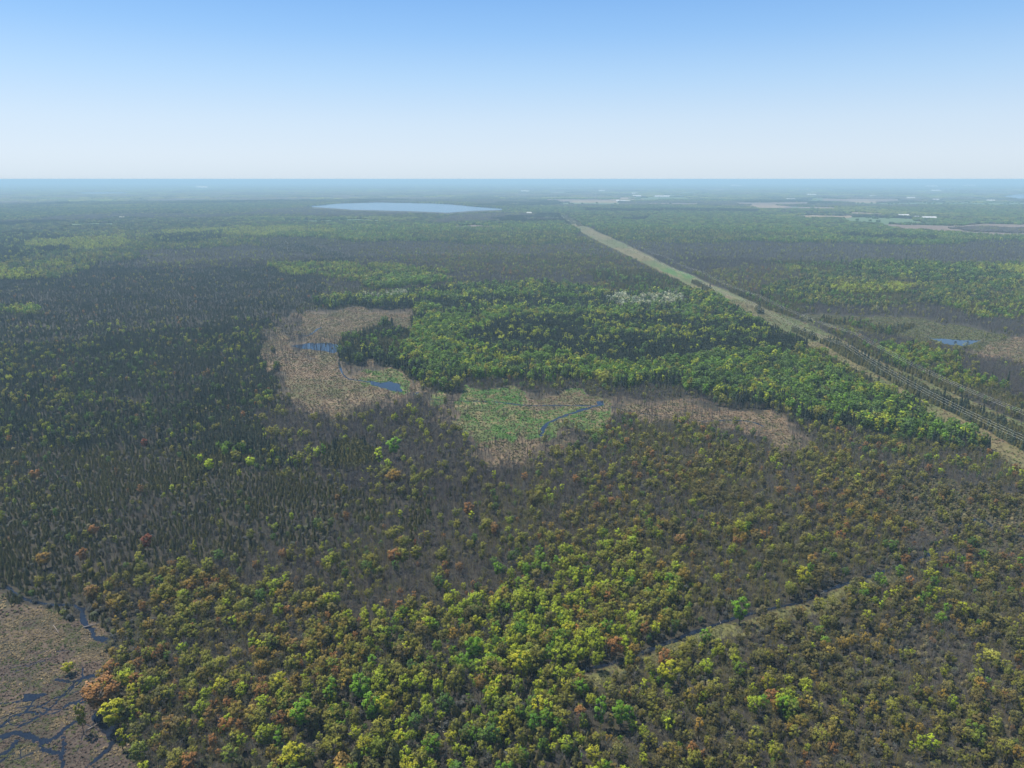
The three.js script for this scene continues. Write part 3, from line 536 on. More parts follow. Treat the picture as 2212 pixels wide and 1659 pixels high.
const GEO = [
  Object.fromEntries(Object.entries(NEAR).map(([k, l]) => [k, l.map((t) => whole(t, k === 'leafy' ? [0.75, 0.75, 1.6] : k === 'bare' ? [1.9, 1.85, 1.85] : [1.15, 1.1, 1.1]))])),
  { leafy: shapes.map((s, i) => whole(leafy(120 + i, 170, 0.5, s))), bare: [0, 1, 2, 3].map((i) => whole(bare(220 + i, 60, 0.12, 8), [1.5, 1.45, 1.45])), cedar: [0, 1, 2].map((i) => whole(conifer(320 + i, 100, 0.75, false))), spruce: [0, 1, 2].map((i) => whole(conifer(360 + i, 100, 0.72, true))), snag: [0, 1, 2].map((i) => whole(snag(420 + i), [1, 1, 1])), shrub: [0, 1].map((i) => whole(bush(460 + i, 50, 1.5))) },
  { leafy: shapes.slice(0, 4).map((s, i) => leafy(140 + i, 62, 0.86, s, false).crown), bare: [0, 1, 2].map((i) => whole(bare(240 + i, 30, 0.26, 6), [1.1, 1.05, 1.05])), cedar: [0, 1].map((i) => conifer(330 + i, 44, 1.1, false).crown), spruce: [0, 1].map((i) => conifer(370 + i, 44, 1.05, true).crown), snag: [whole(snag(430), [1, 1, 1])], shrub: [bush(470, 24, 2.0).crown] },
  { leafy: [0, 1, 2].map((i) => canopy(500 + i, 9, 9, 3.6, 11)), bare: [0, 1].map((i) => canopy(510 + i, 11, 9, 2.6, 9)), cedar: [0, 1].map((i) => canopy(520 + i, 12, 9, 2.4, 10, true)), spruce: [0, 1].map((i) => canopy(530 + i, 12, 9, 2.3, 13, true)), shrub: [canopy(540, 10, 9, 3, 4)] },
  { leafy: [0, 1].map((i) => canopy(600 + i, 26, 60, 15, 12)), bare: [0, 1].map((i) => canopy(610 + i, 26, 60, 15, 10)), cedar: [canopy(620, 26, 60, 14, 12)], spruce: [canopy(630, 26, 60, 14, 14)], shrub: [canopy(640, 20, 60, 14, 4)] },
];

// ---------------------------------------------------------------- planting
const bins = {}, candidates = [];
const heights = { leafy: [5.8, 15.5], bare: [8, 12], cedar: [5.5, 9], spruce: [7.5, 12.5], snag: [7, 11], shrub: [2.2, 4.2] };
function put(lod, species, c, x, z, hgt, wid, turn, variant) {
  const set = GEO[lod][species] ?? GEO[lod].shrub, v = Math.floor(variant * set.length);
  (bins[[species, lod, v]] ??= { species, geometry: set[v], list: [] }).list.push([x, z, wid, hgt, turn, c]);
}
function plant(x0, z0, lod, rnd) {
  const kind = coverAt(x0, z0), k = K[kind], r = Math.hypot(x0, z0);
  if (!k.mix.length) return;
  const patch = noise(x0 / 26, z0 / 26, 91), thin = lod < 3 ? 0.75 + 0.5 * patch : 1.15;
  if (rnd() > k.d * thin) {                              // low growth under and between the trees
    if (lod < 2 && k.g === 'litter' && rnd() < 0.45) { const q = 0.7 + 0.5 * rnd(), t = rnd() < 0.6 ? T.murk : rnd() < 0.5 ? T.brush : T.swampgreen; put(lod, 'shrub', [t[0] * q, t[1] * q, t[2] * q], x0, z0, 0.16 + 0.2 * rnd(), 0.24 + 0.15 * rnd(), rnd() * 6, rnd()); }
    return;
  }
  if (lod < 3 && wet(x0, z0, kind === 'snags' || kind === 'marsh' ? 0 : 0.9)) { if (kind !== 'snags' || rnd() > 0.8) return; }
  // species come in drifts
  let sum = 0; const wgt = k.mix.map(([s, t, w], i) => { const q = kind === 'upland' || kind === 'greens' || kind === 'mixfar' ? 24 : 34, d = w * Math.pow(2.6, (fbm(x0 / q + i * 17, z0 / q, 101 + i) - 0.5) * (q < 30 ? 8 : 5)); sum += d; return d; });
  let q = rnd() * sum, i = 0; while (i < wgt.length - 1 && q > wgt[i]) q -= wgt[i++];
  const [species, tone] = k.mix[i], base = T[tone] ?? T.brush, [lo, hi] = heights[species] ?? [1, 1];
  if (!heights[species]) return;
  const size = (lo + (hi - lo) * rnd() ** (species === 'leafy' ? 1.7 : 1.3)) * k.h * (species === 'snag' || species === 'spruce' ? 0.85 : 0.7), v = 0.78 + 0.44 * rnd(), hue = (rnd() - 0.5) * 0.2;
  const c = [base[0] * v * (1 + hue), base[1] * v, base[2] * v * (1 - hue * 0.5)];
  const wid = size / 10 * (0.8 + 0.5 * rnd()) * (species === 'leafy' && lod < 3 ? 1.12 : species === 'cedar' ? 1.2 : 1);
  const item = { species, tone, kind, x: x0, z: z0, size, wid, turn: rnd() * 6.283, c, variant: rnd(), r, lod };
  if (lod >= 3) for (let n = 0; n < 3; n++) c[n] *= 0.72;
  if (lod === 0) candidates.push(item);
  else if (lod < 3) put(lod, species, c, x0, z0, size / 10, wid, item.turn, item.variant);
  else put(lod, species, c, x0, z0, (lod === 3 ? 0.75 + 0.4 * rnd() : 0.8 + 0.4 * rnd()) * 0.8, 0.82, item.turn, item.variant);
}
// trees that stand out in the view
const SPECIAL = [
  [851, 962, 'leafy', 'green', 14, 2.0, 0, 'large round bright green tree at the right end of the central cedar clump'], [818, 982, 'leafy', 'lime', 13, 1.7, 2, 'tall lime green tree just left of the large round green tree mid-picture'],
  [838, 1002, 'leafy', 'lime', 9, 1.0, 0, 'small lime green tree below the large round green tree mid-picture'], [699, 970, 'leafy', 'green', 10, 1.0, 2, 'bright green tree at the left end of the central cedar clump'],
  [853, 1030, 'leafy', 'ochre', 9.5, 1.65, 1, 'yellow-brown dome-shaped tree alone among grey trees below the central clump'], [1012, 1100, 'leafy', 'rust', 10, 1.35, 0, 'reddish brown round tree alone in the dark central swamp'],
  [744, 1058, 'leafy', 'olive', 9, 0.9, 0, 'olive tree rising from low cedars left of the yellow-brown dome tree'], [851, 1204, 'leafy', 'rust', 10, 1.2, 1, 'rusty half of a two-coloured pair of trees in the grey swamp'],
  [870, 1202, 'leafy', 'olive', 10, 1.2, 1, 'olive half of a two-coloured pair of trees in the grey swamp'], [1075, 1229, 'leafy', 'green', 9, 1.0, 0, 'small round green tree standing clear above the lime wood'],
  [900, 1194, 'leafy', 'olive', 10, 1.2, 0, 'olive tree right of the two-coloured pair with a reddish top beside it'], [897, 1176, 'leafy', 'red', 8, 0.55, 2, 'tiny dark red treetop over an olive tree in the grey swamp'],
  [1600, 1316, 'leafy', 'green', 12, 1.55, 3, 'bright green tree leaning over the dark ditch'], [1737, 1246, 'leafy', 'lime', 11, 1.3, 3, 'vivid lime tree above the upper bend of the ditch'],
  [1023, 1400, 'leafy', 'green', 13, 1.35, 0, 'rich green round tree at the lower edge of the lime wood'], [1126, 1434, 'leafy', 'lime', 13, 1.6, 3, 'large lime tree left of where the ditch ends'],
  [1298, 1533, 'leafy', 'green', 13, 1.4, 2, 'dark bright-green tree among ochre trees below the ditch'], [1341, 1540, 'leafy', 'green', 12, 1.25, 0, 'vivid green tree right of a darker green one below the ditch'],
  [1446, 1452, 'leafy', 'lime', 12, 1.5, 3, 'lime tree with a rusty tree behind it right of the ditch'], [1437, 1424, 'leafy', 'rust', 10, 1.2, 0, 'rusty orange tree behind a lime tree right of the ditch'], [1330, 1398, 'leafy', 'rust', 10, 1.15, 1, 'small rusty round tree at the left bank of the ditch'],
  [2141, 1419, 'leafy', 'yellow', 6, 1.15, 1, 'yellow flowering tree alone in the dark thicket'], [217, 1500, 'leafy', 'rust', 12, 2.2, 1, 'huge rusty brown tree hanging over the near marsh'], [243, 1540, 'leafy', 'lime', 11, 1.7, 3, 'bright lime tree at the marsh edge below the huge rusty tree'],
  [173, 1546, 'leafy', 'olive', 12, 0.75, 0, 'lone olive-topped tree with a bare stem in the near marsh'], [146, 1441, 'leafy', 'lime', 5, 0.9, 0, 'small yellow-green bush tree in the middle of the near marsh'], [261, 1592, 'leafy', 'lime', 9, 1.0, 2, 'narrow yellow-green tree on the lower marsh shore'],
  [740, 1640, 'cedar', 'ochre', 8, 1.6, 0, 'broad golden cedar at the bottom edge of the picture'], [768, 1632, 'cedar', 'cedar', 9, 1.3, 1, 'dark cedar right of the broad golden cedar'], [848, 1622, 'cedar', 'cedar', 12, 1.5, 2, 'large dark cedar beside the small sandy clearing'],
  [652, 1540, 'leafy', 'green', 12, 1.45, 0, 'bright green tree left of the bottom cedar grove'], [779, 1484, 'leafy', 'green', 13, 1.45, 0, 'tall green tree at the top of the bottom cedar grove'], [803, 1526, 'leafy', 'green', 12, 1.3, 3, 'green tree in the middle of the bottom cedar grove'], [830, 1528, 'leafy', 'lime', 12, 1.2, 3, 'yellow-green tree right beside a green one in the bottom cedar grove'],
  [600, 1600, 'leafy', 'green', 10, 0.95, 2, 'bright green narrow tree by itself near the bottom edge'], [633, 1638, 'leafy', 'lime', 11, 1.5, 3, 'lime tree cut by the bottom edge of the picture'],
  [312, 956, 'leafy', 'red', 8, 0.95, 0, 'small red tree alone in the left cedar swamp'], [317, 1168, 'leafy', 'red', 9, 1.1, 0, 'pinkish red tree with a bare stem in the lower left swamp'], [301, 1205, 'leafy', 'yellow', 8, 0.95, 0, 'pale yellow round tree below the pinkish red tree'], [421, 1183, 'leafy', 'lime', 10, 0.8, 2, 'narrow lime tree with a long bare stem in the left swamp'],
  [75, 1026, 'leafy', 'rust', 8, 1.05, 1, 'orange-brown tree near the left edge of the cedar swamp'], [178, 1198, 'leafy', 'rust', 8, 1.0, 0, 'rusty tree left of the pale yellow round tree'], [95, 1208, 'leafy', 'ochre', 8, 1.2, 1, 'ochre tree left of a rusty one in the left swamp'], [201, 1146, 'leafy', 'rust', 7, 0.9, 1, 'flat rusty treetop above the low left cedars'],
  [432, 990, 'leafy', 'lime', 8, 0.9, 0, 'small lime tree at the top of the left cedar clump'], [452, 1003, 'leafy', 'lime', 9, 1.2, 0, 'wide lime tree in front of the left cedar clump'], [509, 986, 'leafy', 'olive', 10, 1.5, 0, 'large olive tree at the right end of the left cedar clump'], [540, 998, 'leafy', 'lime', 8, 1.1, 1, 'lime tree just right of the left cedar clump'],
  [2084, 940, 'spruce', 'spruce', 16, 1.5, 0, 'tall dark spruce at the edge of the power line clearing'], [2132, 956, 'spruce', 'spruce', 9, 1.2, 1, 'short bushy pine out in the power line clearing'], [2178, 815, 'spruce', 'spruce', 15, 1.5, 2, 'tall pointed spruce above the grey woods right of the line'], [1971, 903, 'spruce', 'spruce', 15, 1.2, 0, 'dark spruce spire among bright green trees left of the line'], [1880, 890, 'spruce', 'spruce', 13, 1.2, 1, 'dark spruce spire farther left among the bright green trees'],
  [1957, 560, 'spruce', 'spruce', 26, 2.6, 0, 'tallest far pine standing over the wood on the right'], [1859, 562, 'spruce', 'spruce', 23, 2.6, 1, 'tall far pine left of the tallest one'], [1818, 562, 'spruce', 'spruce', 22, 2.6, 2, 'tall far pine second left of the tallest one'], [1730, 560, 'spruce', 'spruce', 21, 2, 0, 'lone far pine at the left end of the distant row'], [2132, 578, 'spruce', 'spruce', 22, 3, 1, 'broad far pine at the right end of the distant row'],
  [1912, 668, 'leafy', 'yellow', 9, 1.1, 1, 'bright yellow tree in front of the far dark cedars'], [1863, 671, 'leafy', 'yellow', 8, 0.9, 0, 'yellow tree left of the bright yellow one by the far cedars'], [1895, 665, 'leafy', 'pale', 9, 1, 0, 'pale tree between two yellow trees by the far cedars'],
  [1470, 886, 'snag', 'pale', 9, 1, 0, 'white leaning dead trunk in the tan marsh'], [953, 1562, 'snag', 'pale', 10, 1.4, 1, 'white dead tree with spread branches in the bottom cedar grove'], [903, 1526, 'snag', 'pale', 9, 1.3, 2, 'pale dead treetop left above the white dead tree'],
];
const specials = SPECIAL.map(([px, py, species, tone, size, wid, v, label], i) => {
  const [x, z] = at(px, py, size * 0.62), set = NEAR[species];
  return { species, tone, kind: 'special', x, z, size, wid, turn: i * 1.7, c: T[tone].map((q) => q * (tone === 'green' || tone === 'lime' ? (py < 1100 ? 1.5 : 1.15) : 1.1)), variant: (v + 0.5) / set.length, r: Math.hypot(x, z), lod: 0, label };
});
const crowded = (x, z) => specials.some((s) => { const d = 2.2 * s.wid, dx = x - s.x, dz = z - s.z; return dx * dx + dz * dz < d * d; });

const bands = [[95, 430, 2.05, 0], [430, 960, 2.1, 1], [960, 1750, 3.1, 2], [1750, 2900, 4.4, 2], [2900, 6800, 12, 3], [6800, 30000, 84, 4]];
bands.forEach(([r0, r1, s, lod], b) => {
  const rnd = rng(7000 + b), X = r1 * 0.8;
  for (let z = -r1; z < 0; z += s) for (let x = -X; x < X; x += s) {
    const px = x + (rnd() - 0.5) * s, pz = z + (rnd() - 0.5) * s, r = Math.hypot(px, pz);
    if (r < r0 || r >= r1) continue;
    const [u, v, f] = proj(px, pz, 6);
    if (r < 1000 && crowded(px, pz)) continue;
    if (f < 1 || u < -150 || u > 2362 || v > 1790) continue;
    plant(px, pz, lod, rnd);
  }
});

// near trees: those that show largest stand as things of their own, the rest join the wood
const trunkMat = solidMat('bark', [0.1, 0.085, 0.075]), crownMats = {};
const limit = { leafy: 300, bare: 150, cedar: 150, spruce: 60, snag: 40, shrub: 0 };
const nameOf = { leafy: 'leafy_tree', bare: 'bare_tree', cedar: 'cedar_tree', spruce: 'spruce_tree', snag: 'dead_tree' };
const catOf = { leafy: 'leafy tree', bare: 'bare tree', cedar: 'cedar', spruce: 'spruce', snag: 'dead tree' };
function treeThing(t, label, group) {
  const g = new THREE.Group();
  g.name = numbered(nameOf[t.species]);
  g.position.set(t.x, 0, t.z); g.rotation.y = t.turn; g.scale.set(t.wid, t.size / 10, t.wid);
  const set = t.label && t.species === 'leafy' ? DENSE : NEAR[t.species], s = set[Math.floor(t.variant * set.length)];
  const step = (v) => Math.round(Math.log2(Math.max(v, 1e-3)) * 3) / 3, key = t.species + t.c.map(step).join();
  crownMats[key] ??= (t.species === 'leafy' ? leafMat : solidMat)('crown', t.c.map((v) => 2 ** step(v)));
  addMesh('trunk', s.wood, trunkMat, g);
  addMesh('crown', s.crown, crownMats[key], g);
  scene.add(g);
  return tag(g, label, catOf[t.species], group);
}
const shownAs = (t) => { const [u, v, f] = proj(t.x, t.z, t.size * 0.6); return u < -20 || u > 2232 || v > 1680 ? 0 : t.size * t.wid / (f * f); };
const bySpecies = {};
for (const t of candidates) (bySpecies[t.species] ??= []).push(t);
const things = [];
for (const [sp, list] of Object.entries(bySpecies)) {
  list.sort((a, b) => shownAs(b) - shownAs(a));
  list.forEach((t, i) => { if (i < limit[sp] && shownAs(t) > 0) things.push(t); else put(t.r < 430 ? 0 : 1, sp, t.c, t.x, t.z, t.size / 10, t.wid, t.turn, t.variant); });
}

// each near tree is told by its look and by what stands round it
const TONE = { dusk: 'brownish-olive', lime: 'lime', green: 'vivid-green', mid: 'green', olive: 'olive', ochre: 'ochre', rust: 'rusty', red: 'red', pale: 'pale', grey: 'grey', purple: 'purplish', cedar: 'dark-olive', swampgreen: 'dull-green', spruce: 'blackish', yellow: 'yellow', brush: 'brown' };
const PLACE = { orange: 'the rusty wood beside the near marsh', fresh: 'the lime green wood', grove: 'the bottom cedar grove', thicket: 'the grey thicket below the ditch', budding: 'the brownish budding wood', bareolive: 'the grey bare wood', cedars: 'the left cedar swamp', swamp: 'the left swamp', nearmarsh: 'the near marsh', bare: 'the grey bare wood', shrubs: 'the shrub swamp', bank: 'the grassy ditch bank', cedarwall: 'the dark cedar clump', hedge: 'the cedar row in the clearing', fringe: 'the marsh fringe', cedargreen: 'the cedar edge', snags: 'the flooded marsh', marsh: 'the tan marsh', greenmarsh: 'the green marsh' };
const SHAPE = ['rounded', 'broad', 'slender', 'spreading', 'rounded', 'spreading'];
const KIND = { leafy: 'tree', bare: 'leafless', cedar: 'cedar', spruce: 'spruce', snag: 'trunk' };
const look = (t) => `${TONE[t.tone]} ${KIND[t.species]}`;
const wide9 = (t) => { const [u, v] = proj(t.x, t.z, t.size * 0.6); return [u, v]; };
const column = (u) => u < 260 ? 'the left edge' : u < 620 ? 'the left side' : u < 960 ? 'left of centre' : u < 1250 ? 'the middle' : u < 1600 ? 'right of centre' : u < 1950 ? 'the right side' : 'the right edge';
const row = (v) => v > 1570 ? 'at the very bottom' : v > 1470 ? 'near the bottom' : v > 1360 ? 'fairly low' : v > 1240 ? 'lower half' : v > 1080 ? 'halfway down' : 'upper half';
function describe(list) {
  const info = list.map((t) => {
    const [u, v] = wide9(t), near = list.filter((o) => o !== t).map((o) => [o, Math.hypot(o.x - t.x, o.z - t.z)]).sort((p, q) => p[1] - q[1]).slice(0, 3);
    const rel = near.map(([o]) => { const [ou, ov] = wide9(o), dx = u - ou, dy = v - ov, art = /^[aeio]/.test(look(o)) ? 'an' : 'a'; return `${Math.abs(dx) > Math.abs(dy) ? (dx < 0 ? 'left of' : 'right of') : dy > 0 ? 'before' : 'behind'} ${art} ${look(o)}`; });
    const big = t.size > (t.species === 'leafy' ? 11 : 9.5) ? 'tall ' : t.size < (t.species === 'leafy' ? 8 : 6.5) ? 'small ' : '';
    const head = big + (t.species === 'bare' ? '' : '') + (t.species === 'leafy' ? SHAPE[Math.floor(t.variant * 6)] + ' ' : t.species === 'cedar' ? (t.wid / t.size > 0.138 ? 'stout ' : t.wid / t.size < 0.112 ? 'slim ' : '') : '') + look(t) + (t.species === 'bare' ? ' tree' : ''), place = PLACE[t.kind] ?? 'the wood';
    return { u, plain: `${head}, ${row(v)}, ${column(u)}`, tries: [`${head} ${rel[0]} in ${place}`, `${head} ${rel[0]} and ${rel[1].replace(/ (tree)$/, ' one')}`, `${head} ${rel[0]}, ${row(v)}, ${column(u)}`, `${head} ${rel[0]}, ${rel[1].replace(/ an? /, ' ')}, ${row(v)}`].map((x) => x.trim()) };
  });
  const words = (x) => x.split(/[\s]+/).length, taken = new Set(), out = new Array(list.length);
  for (let k = 0; k < 4; k++) {
    const count = {}; info.forEach((f, i) => { if (!out[i]) count[f.tries[k]] = (count[f.tries[k]] ?? 0) + 1; });
    info.forEach((f, i) => { const l = f.tries[k]; if (!out[i] && count[l] === 1 && !taken.has(l) && words(l) <= 16) { out[i] = l; taken.add(l); } });
  }
  const rest = {}; info.forEach((f, i) => { if (!out[i]) (rest[f.plain] ??= []).push(i); });
  const nth = ['leftmost', 'second from left', 'third from left', 'fourth from left', 'fifth from left', 'sixth from left', 'seventh from left', 'eighth from left', 'ninth from left', 'tenth from left', 'eleventh from left', 'twelfth from left', 'thirteenth from left', 'fourteenth from left', 'fifteenth from left', 'sixteenth from left', 'seventeenth from left', 'eighteenth from left', 'nineteenth from left', 'twentieth from left'];
  for (const [l, ids] of Object.entries(rest)) ids.sort((p, q) => info[p].u - info[q].u).forEach((i, k) => { out[i] = `${nth[k] ?? 'rightmost'} ${l}`; });
  return out;
}
for (const t of specials) treeThing(t, t.label, null);
describe(things).forEach((label, i) => treeThing(things[i], label, { leafy: 'broadleaved trees of the near woods', bare: 'leafless trees of the near woods', cedar: 'cedars of the near woods', spruce: 'spruces of the near woods', snag: 'dead trunks in the marshes' }[things[i].species]));

// ---------------------------------------------------------------- fallen logs
function log(a, b, r, label) {
  const t = new Tris(), R = rng(a[0] * 7 + b[1]), p = V(a[0], 0.35, a[1]), q = V(b[0], 0.7, b[1]);
  t.stick(p, q, r, r * 0.4, [1, 1, 1], 7);
  const g = new THREE.Group(); g.name = numbered('fallen_log'); scene.add(g);
  addMesh('trunk', t.build(), solidMat('bleached wood', [0.2, 0.17, 0.15]), g);
  const br = new Tris();
  for (let i = 0; i < 8; i++) { const o = p.clone().lerp(q, 0.45 + 0.5 * R()); br.stick(o, o.clone().add(V((R() - 0.5) * 3, 0.4 + R(), (R() - 0.5) * 3)), 0.07, 0.02, [1, 1, 1], 3); }
  addMesh('branch', br.build(), solidMat('bleached wood', [0.2, 0.17, 0.15]), g);
  tag(g, label, 'fallen log');
}
log(at(180, 1357), at(213, 1350), 0.34, 'grey fallen log lying across the creek at the near marsh');
log(at(190, 1578), at(213, 1566), 0.3, 'fallen log at the foot of the lone leaning tree in the marsh');
log(at(116, 1352), at(128, 1371), 0.16, 'thin pale log lying among tussocks left of the creek');
log(at(1549, 1333), at(1557, 1350), 0.26, 'pale broken log sticking out above the ditch');
{
  const [x, z] = at(871, 1634), b = addMesh('board', new THREE.BoxGeometry(0.35, 0.14, 2.6).rotateY(0.35).translate(x, 0.14, z), new THREE.MeshStandardMaterial({ color: new THREE.Color().setRGB(0.5, 0.46, 0.4), roughness: 0.8 }));
  tag(b, 'pale board lying in the small sandy clearing at the bottom', 'board');
}

// ---------------------------------------------------------------- power line
{
  const wood = new THREE.MeshStandardMaterial({ name: 'creosoted pole', color: new THREE.Color().setRGB(0.11, 0.09, 0.075), roughness: 0.9 });
  const alu = new THREE.MeshStandardMaterial({ name: 'aluminium strand', color: new THREE.Color().setRGB(0.7, 0.72, 0.7), roughness: 0.7, metalness: 0 });
  const glass = new THREE.MeshStandardMaterial({ name: 'porcelain', color: new THREE.Color().setRGB(0.3, 0.24, 0.2), roughness: 0.3 });
  const shaft = new THREE.CylinderGeometry(0.16, 0.24, 16.6, 8).translate(0, 8.1, 0), arm = new THREE.BoxGeometry(8.4, 0.28, 0.24), bell = new THREE.CylinderGeometry(0.12, 0.16, 0.8, 8);
  const line = (x, z0, n, h, offs, words) => {
    const far = ['nearest', 'second', 'third', 'fourth', 'fifth', 'sixth'];
    const tops = [], edge = [[-150, 330], [-436, 332], [-785, 339], [-954, 325], [-1247, 313], [-1938, 280], [-3673, 261]];
    const edgeAt = (z) => { let i = 0; while (i < edge.length - 2 && z < edge[i + 1][0]) i++; const [za, xa] = edge[i], [zb, xb] = edge[i + 1]; return xa + (xb - xa) * (z - za) / (zb - za); };
    for (let k = -1; k < n; k++) {
      const z = z0 - 277 * k, px = edgeAt(z) + x;
      tops.push([px, z]);
      if (k < 0) continue;
      const g = new THREE.Group(); g.name = numbered('utility_pole'); g.position.set(px, 0, z); scene.add(g);
      addMesh('pole', shaft, wood, g);
      const a = addMesh('crossarm', arm, wood, g); a.position.set(0, h + 0.9, 0.3);
      for (const o of offs) { const b = addMesh('insulator', bell, glass, g); b.position.set(o, h + 0.36, 0.3); }
      tag(g, `${far[k]} wooden pole with a crossarm ${words}`, 'utility pole', 'utility poles of the power line');
    }
    offs.forEach((o, i) => {
      const parts = [];
      for (let k = 0; k < tops.length - 1; k++) {
        const [xa, za] = tops[k], [xb, zb] = tops[k + 1], pts = [];
        for (let j = 0; j <= 12; j++) { const t = j / 12; pts.push(V(xa + (xb - xa) * t + o, h - 4.4 * 4 * t * (1 - t) * 0.9, za + (zb - za) * t + 0.3)); }
        parts.push(new THREE.TubeGeometry(new THREE.CatmullRomCurve3(pts), 14, 0.028, 5));
      }
      const w = addMesh('power_line_wire', mergeGeometries(parts), alu);
      tag(w, `${['left', 'middle', 'right'][i]} wire strung along the poles ${words}`, 'wire', 'wires of the power line');
    });
  };
  line(8, -436, 6, 15, [-3.9, 0, 3.9], 'in the left strip of the clearing');
  line(46, -500, 6, 14, [-3.4, 0, 3.4], 'in the right strip of the clearing');
}

// ---------------------------------------------------------------- far farms
{
  const white = new THREE.MeshStandardMaterial({ name: 'white sheet metal', color: new THREE.Color().setRGB(0.55, 0.55, 0.54), roughness: 0.5 }), red = new THREE.MeshStandardMaterial({ name: 'red boards', color: new THREE.Color().setRGB(0.35, 0.1, 0.08), roughness: 0.8 }), dark = new THREE.MeshStandardMaterial({ color: new THREE.Color().setRGB(0.06, 0.06, 0.07), roughness: 0.6 });
  const barn = (px, py, L, D, Hh, wall, label) => {
    const [x, z] = at(px, py), g = new THREE.Group(); g.name = numbered('farm_building'); g.position.set(x, 0, z); scene.add(g);
    addMesh('wall', new THREE.BoxGeometry(L, Hh, D).translate(0, Hh / 2, 0), wall, g);
    const sh = new THREE.Shape([new THREE.Vector2(-D / 2 - 1, Hh), new THREE.Vector2(0, Hh + D * 0.28), new THREE.Vector2(D / 2 + 1, Hh)]);
    addMesh('roof', new THREE.ExtrudeGeometry(sh, { depth: L + 2, bevelEnabled: false }).translate(0, 0.02, -L / 2 - 1).rotateY(Math.PI / 2), white, g);
    addMesh('door', new THREE.BoxGeometry(L * 0.08, Hh * 0.8, 0.3).translate(-L * 0.2, Hh * 0.4, D / 2 + 0.15), dark, g);
    tag(g, label, 'farm building', 'far farm buildings');
  };
  barn(1430, 426, 150, 34, 8, white, 'longest white barn among far fields right of the power line'); barn(1376, 425.2, 85, 30, 8, white, 'white barn left of the longest far barn');
  barn(1337, 436, 45, 22, 8, white, 'leftmost white barn of the far three-barn farm'); barn(1347, 436, 38, 20, 8, white, 'middle white barn of the far three-barn farm'); barn(1356, 436, 40, 20, 7, red, 'reddish barn at the right end of the far three-barn farm');
  barn(2006, 474, 62, 24, 7, white, 'white barn beside the green field on the right'); barn(1951, 468.5, 48, 22, 7, white, 'white farmhouse group left of the white barn by the green field'); barn(1979, 471, 22, 14, 6, red, 'small brown shed between two white barns by the green field');
  barn(1134, 414.5, 120, 40, 10, white, 'white building far away near the end of the power line'); barn(1143, 462.5, 26, 16, 6, red, 'tiny red roof left of the far end of the clearing'); barn(1708, 432.5, 80, 26, 8, white, 'white shed before the far brown field'); barn(1753, 422.5, 95, 34, 8, white, 'white far shed above the brown field');
  barn(1967, 429.5, 70, 30, 8, white, 'white far barn right of the brown field'); barn(1885, 425.5, 60, 30, 8, white, 'small white far barn at the end of the brown field'); barn(2021, 433.5, 50, 24, 8, white, 'small white far shed above the long green field'); barn(2139, 435.3, 60, 24, 8, white, 'white far shed at the right end of the long green field');
  barn(2012, 404.6, 240, 90, 18, white, 'pale far building beside a sheet of water on the horizon'); barn(2094, 403, 260, 90, 18, white, 'pale building on the horizon at the far right'); barn(2021, 413.5, 130, 50, 10, white, 'white speck of a far building below the horizon water'); barn(264, 472.4, 20, 12, 6, white, 'white farmhouse in the far woods on the left');
  barn(1589, 402.5, 240, 80, 16, white, 'white speck of a building on the horizon above the barns'); barn(437, 406, 220, 70, 14, white, 'white speck of a building on the left horizon'); barn(1300, 413.6, 90, 40, 9, white, 'small white far building above the pair of long barns'); barn(1371, 419.5, 70, 30, 9, white, 'small white far house behind the long barns');
}

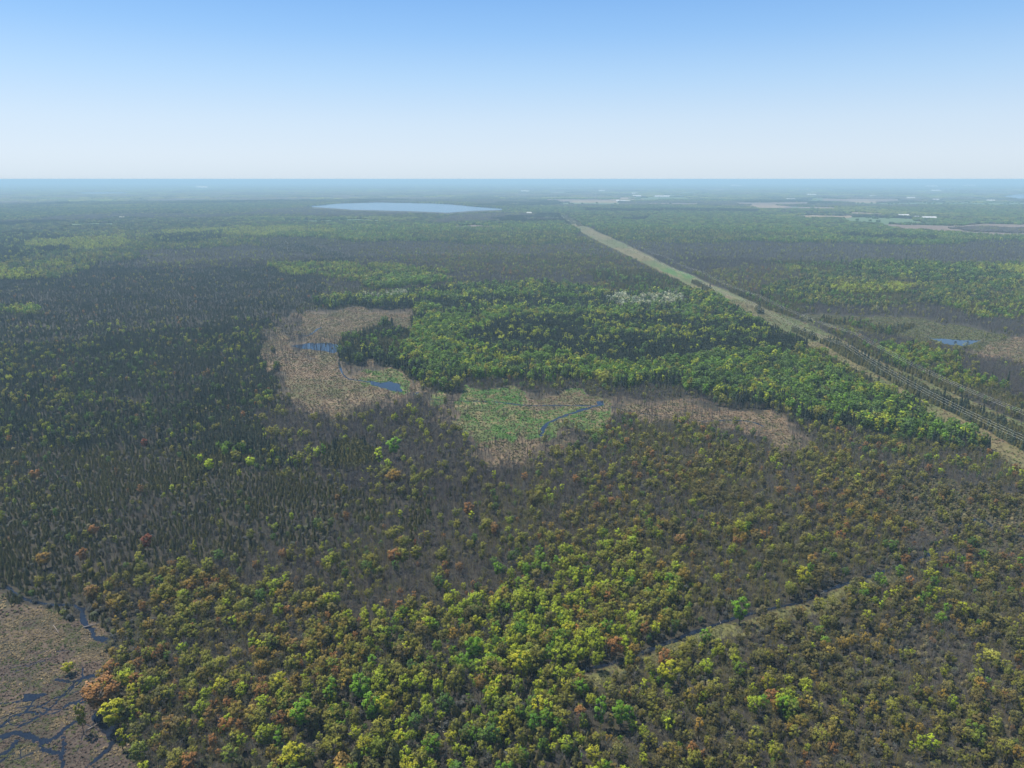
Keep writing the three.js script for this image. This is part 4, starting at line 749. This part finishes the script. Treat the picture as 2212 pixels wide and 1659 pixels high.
// ---------------------------------------------------------------- tussocks of sedge
{
  const R0 = rng(31), mk = (seed) => { const R = rng(seed), t = new Tris(); for (let i = 0; i < 16; i++) { const a = R() * 6.3, l = 0.5 + 0.5 * R(), o = V(Math.cos(a) * 0.25, 0, Math.sin(a) * 0.25), e = V(Math.cos(a) * l, 0.35 + 0.45 * R(), Math.sin(a) * l), sd = V(-Math.sin(a), 0, Math.cos(a)).multiplyScalar(0.22), s = 0.7 + 0.6 * R(); t.tri(o.clone().sub(sd), o.clone().add(sd), e, [s, s, s]); t.tri(o.clone().add(sd), e.clone().addScaledVector(sd, 1.2), e, [s, s, s]); } return t.build(); };
  const geos = [mk(1), mk(2), mk(3)], lists = [[], [], []], tone = { nearsedge: [[0.19, 0.145, 0.075], [0.07, 0.078, 0.024], [0.1, 0.07, 0.055]], sedge: [[0.19, 0.13, 0.082], [0.12, 0.09, 0.052], [0.085, 0.085, 0.03]], greensedge: [[0.05, 0.13, 0.014], [0.2, 0.16, 0.08], [0.07, 0.085, 0.025]], meadow: [[0.14, 0.125, 0.05], [0.085, 0.105, 0.028], [0.12, 0.09, 0.045]], bankgrass: [[0.14, 0.135, 0.045], [0.1, 0.11, 0.03], [0.13, 0.1, 0.04]], olive: [[0.085, 0.1, 0.03], [0.06, 0.07, 0.02], [0.1, 0.085, 0.04]], shrubby: [[0.1, 0.08, 0.04], [0.06, 0.065, 0.025], [0.08, 0.06, 0.035]] };
  for (const [r0, r1, s] of [[100, 340, 0.95], [340, 1150, 1.75]]) for (let z = -r1; z < 0; z += s) for (let x = -r1 * 0.8; x < r1 * 0.8; x += s) {
    const px = x + (R0() - 0.5) * s, pz = z + (R0() - 0.5) * s, r = Math.hypot(px, pz);
    if (r < r0 || r >= r1) continue;
    const [u, v] = proj(px, pz);
    if (u < -120 || u > 2330 || v > 1740) continue;
    const g = K[coverAt(px, pz)].g, t = tone[g];
    if (!t || R0() > (g === 'meadow' ? 0.35 : g === 'nearsedge' ? 0.8 : 0.62) || wet(px, pz)) continue;
    const n = fbm(px / 7, pz / 7, 61), c = t[n > 0.55 ? 0 : n > 0.43 ? 1 : 2], q = 0.7 + 0.6 * R0();
    lists[Math.floor(R0() * 3)].push([px, pz, s * (0.38 + 0.4 * R0()), R0() * 6.3, c.map((k) => k * q)]);
  }
  const g = new THREE.Group(); g.name = 'sedge_grass'; tag(g, 'tussocks of dry tan and green sedge covering the marshes and clearing', 'grass', null, 'stuff'); scene.add(g);
  const d = new THREE.Object3D(), col = new THREE.Color();
  lists.forEach((l, k) => {
    const im = new THREE.InstancedMesh(geos[k], M.tussock, l.length); im.name = 'grass'; im.userData.kind = 'stuff'; im.castShadow = im.receiveShadow = true;
    l.forEach(([x, z, s, a, c], i) => { d.position.set(x, 0, z); d.rotation.set(0, a, 0); d.scale.set(s, s * 0.7, s); d.updateMatrix(); im.setMatrixAt(i, d.matrix); im.setColorAt(i, col.setRGB(...c)); });
    g.add(im);
  });
  console.log('tussocks', lists.map((l) => l.length).join());
}

// ---------------------------------------------------------------- the woods as a mass
const woods = {};
const woodLabel = { leafy: ['leafy_forest', 'mass of budding green and rusty broadleaved trees over the lowland'], bare: ['bare_forest', 'mass of leafless grey trees in the swamps'], cedar: ['cedar_forest', 'mass of small dark cedars in the swamps'], spruce: ['spruce_forest', 'mass of dark pointed spruces on the rise and beyond'], snag: ['dead_trunks', 'scattered dead standing trunks in the flooded marshes'], shrub: ['undergrowth', 'low brown and olive shrubs in the marshes and clearing'] };
const dummy = new THREE.Object3D(), colour = new THREE.Color();
for (const b of Object.values(bins)) {
  const [name, label] = woodLabel[b.species];
  if (!woods[name]) { const g = woods[name] = new THREE.Group(); g.name = name; tag(g, label, 'woodland', null, 'stuff'); scene.add(g); }
  const im = new THREE.InstancedMesh(b.geometry, M[b.species], b.list.length);
  im.name = b.species === 'shrub' ? 'foliage' : 'crown';
  im.userData.kind = 'stuff';
  im.castShadow = im.receiveShadow = true;
  b.list.forEach(([x, z, w, h, a, c], i) => {
    dummy.position.set(x, 0, z); dummy.rotation.set(0, a, 0); dummy.scale.set(w, h, w); dummy.updateMatrix();
    im.setMatrixAt(i, dummy.matrix); im.setColorAt(i, colour.setRGB(...c));
  });
  woods[name].add(im);
}
console.log('instances', Object.values(bins).reduce((s, b) => s + b.list.length, 0), 'things', things.length);

renderer.render(scene, camera);
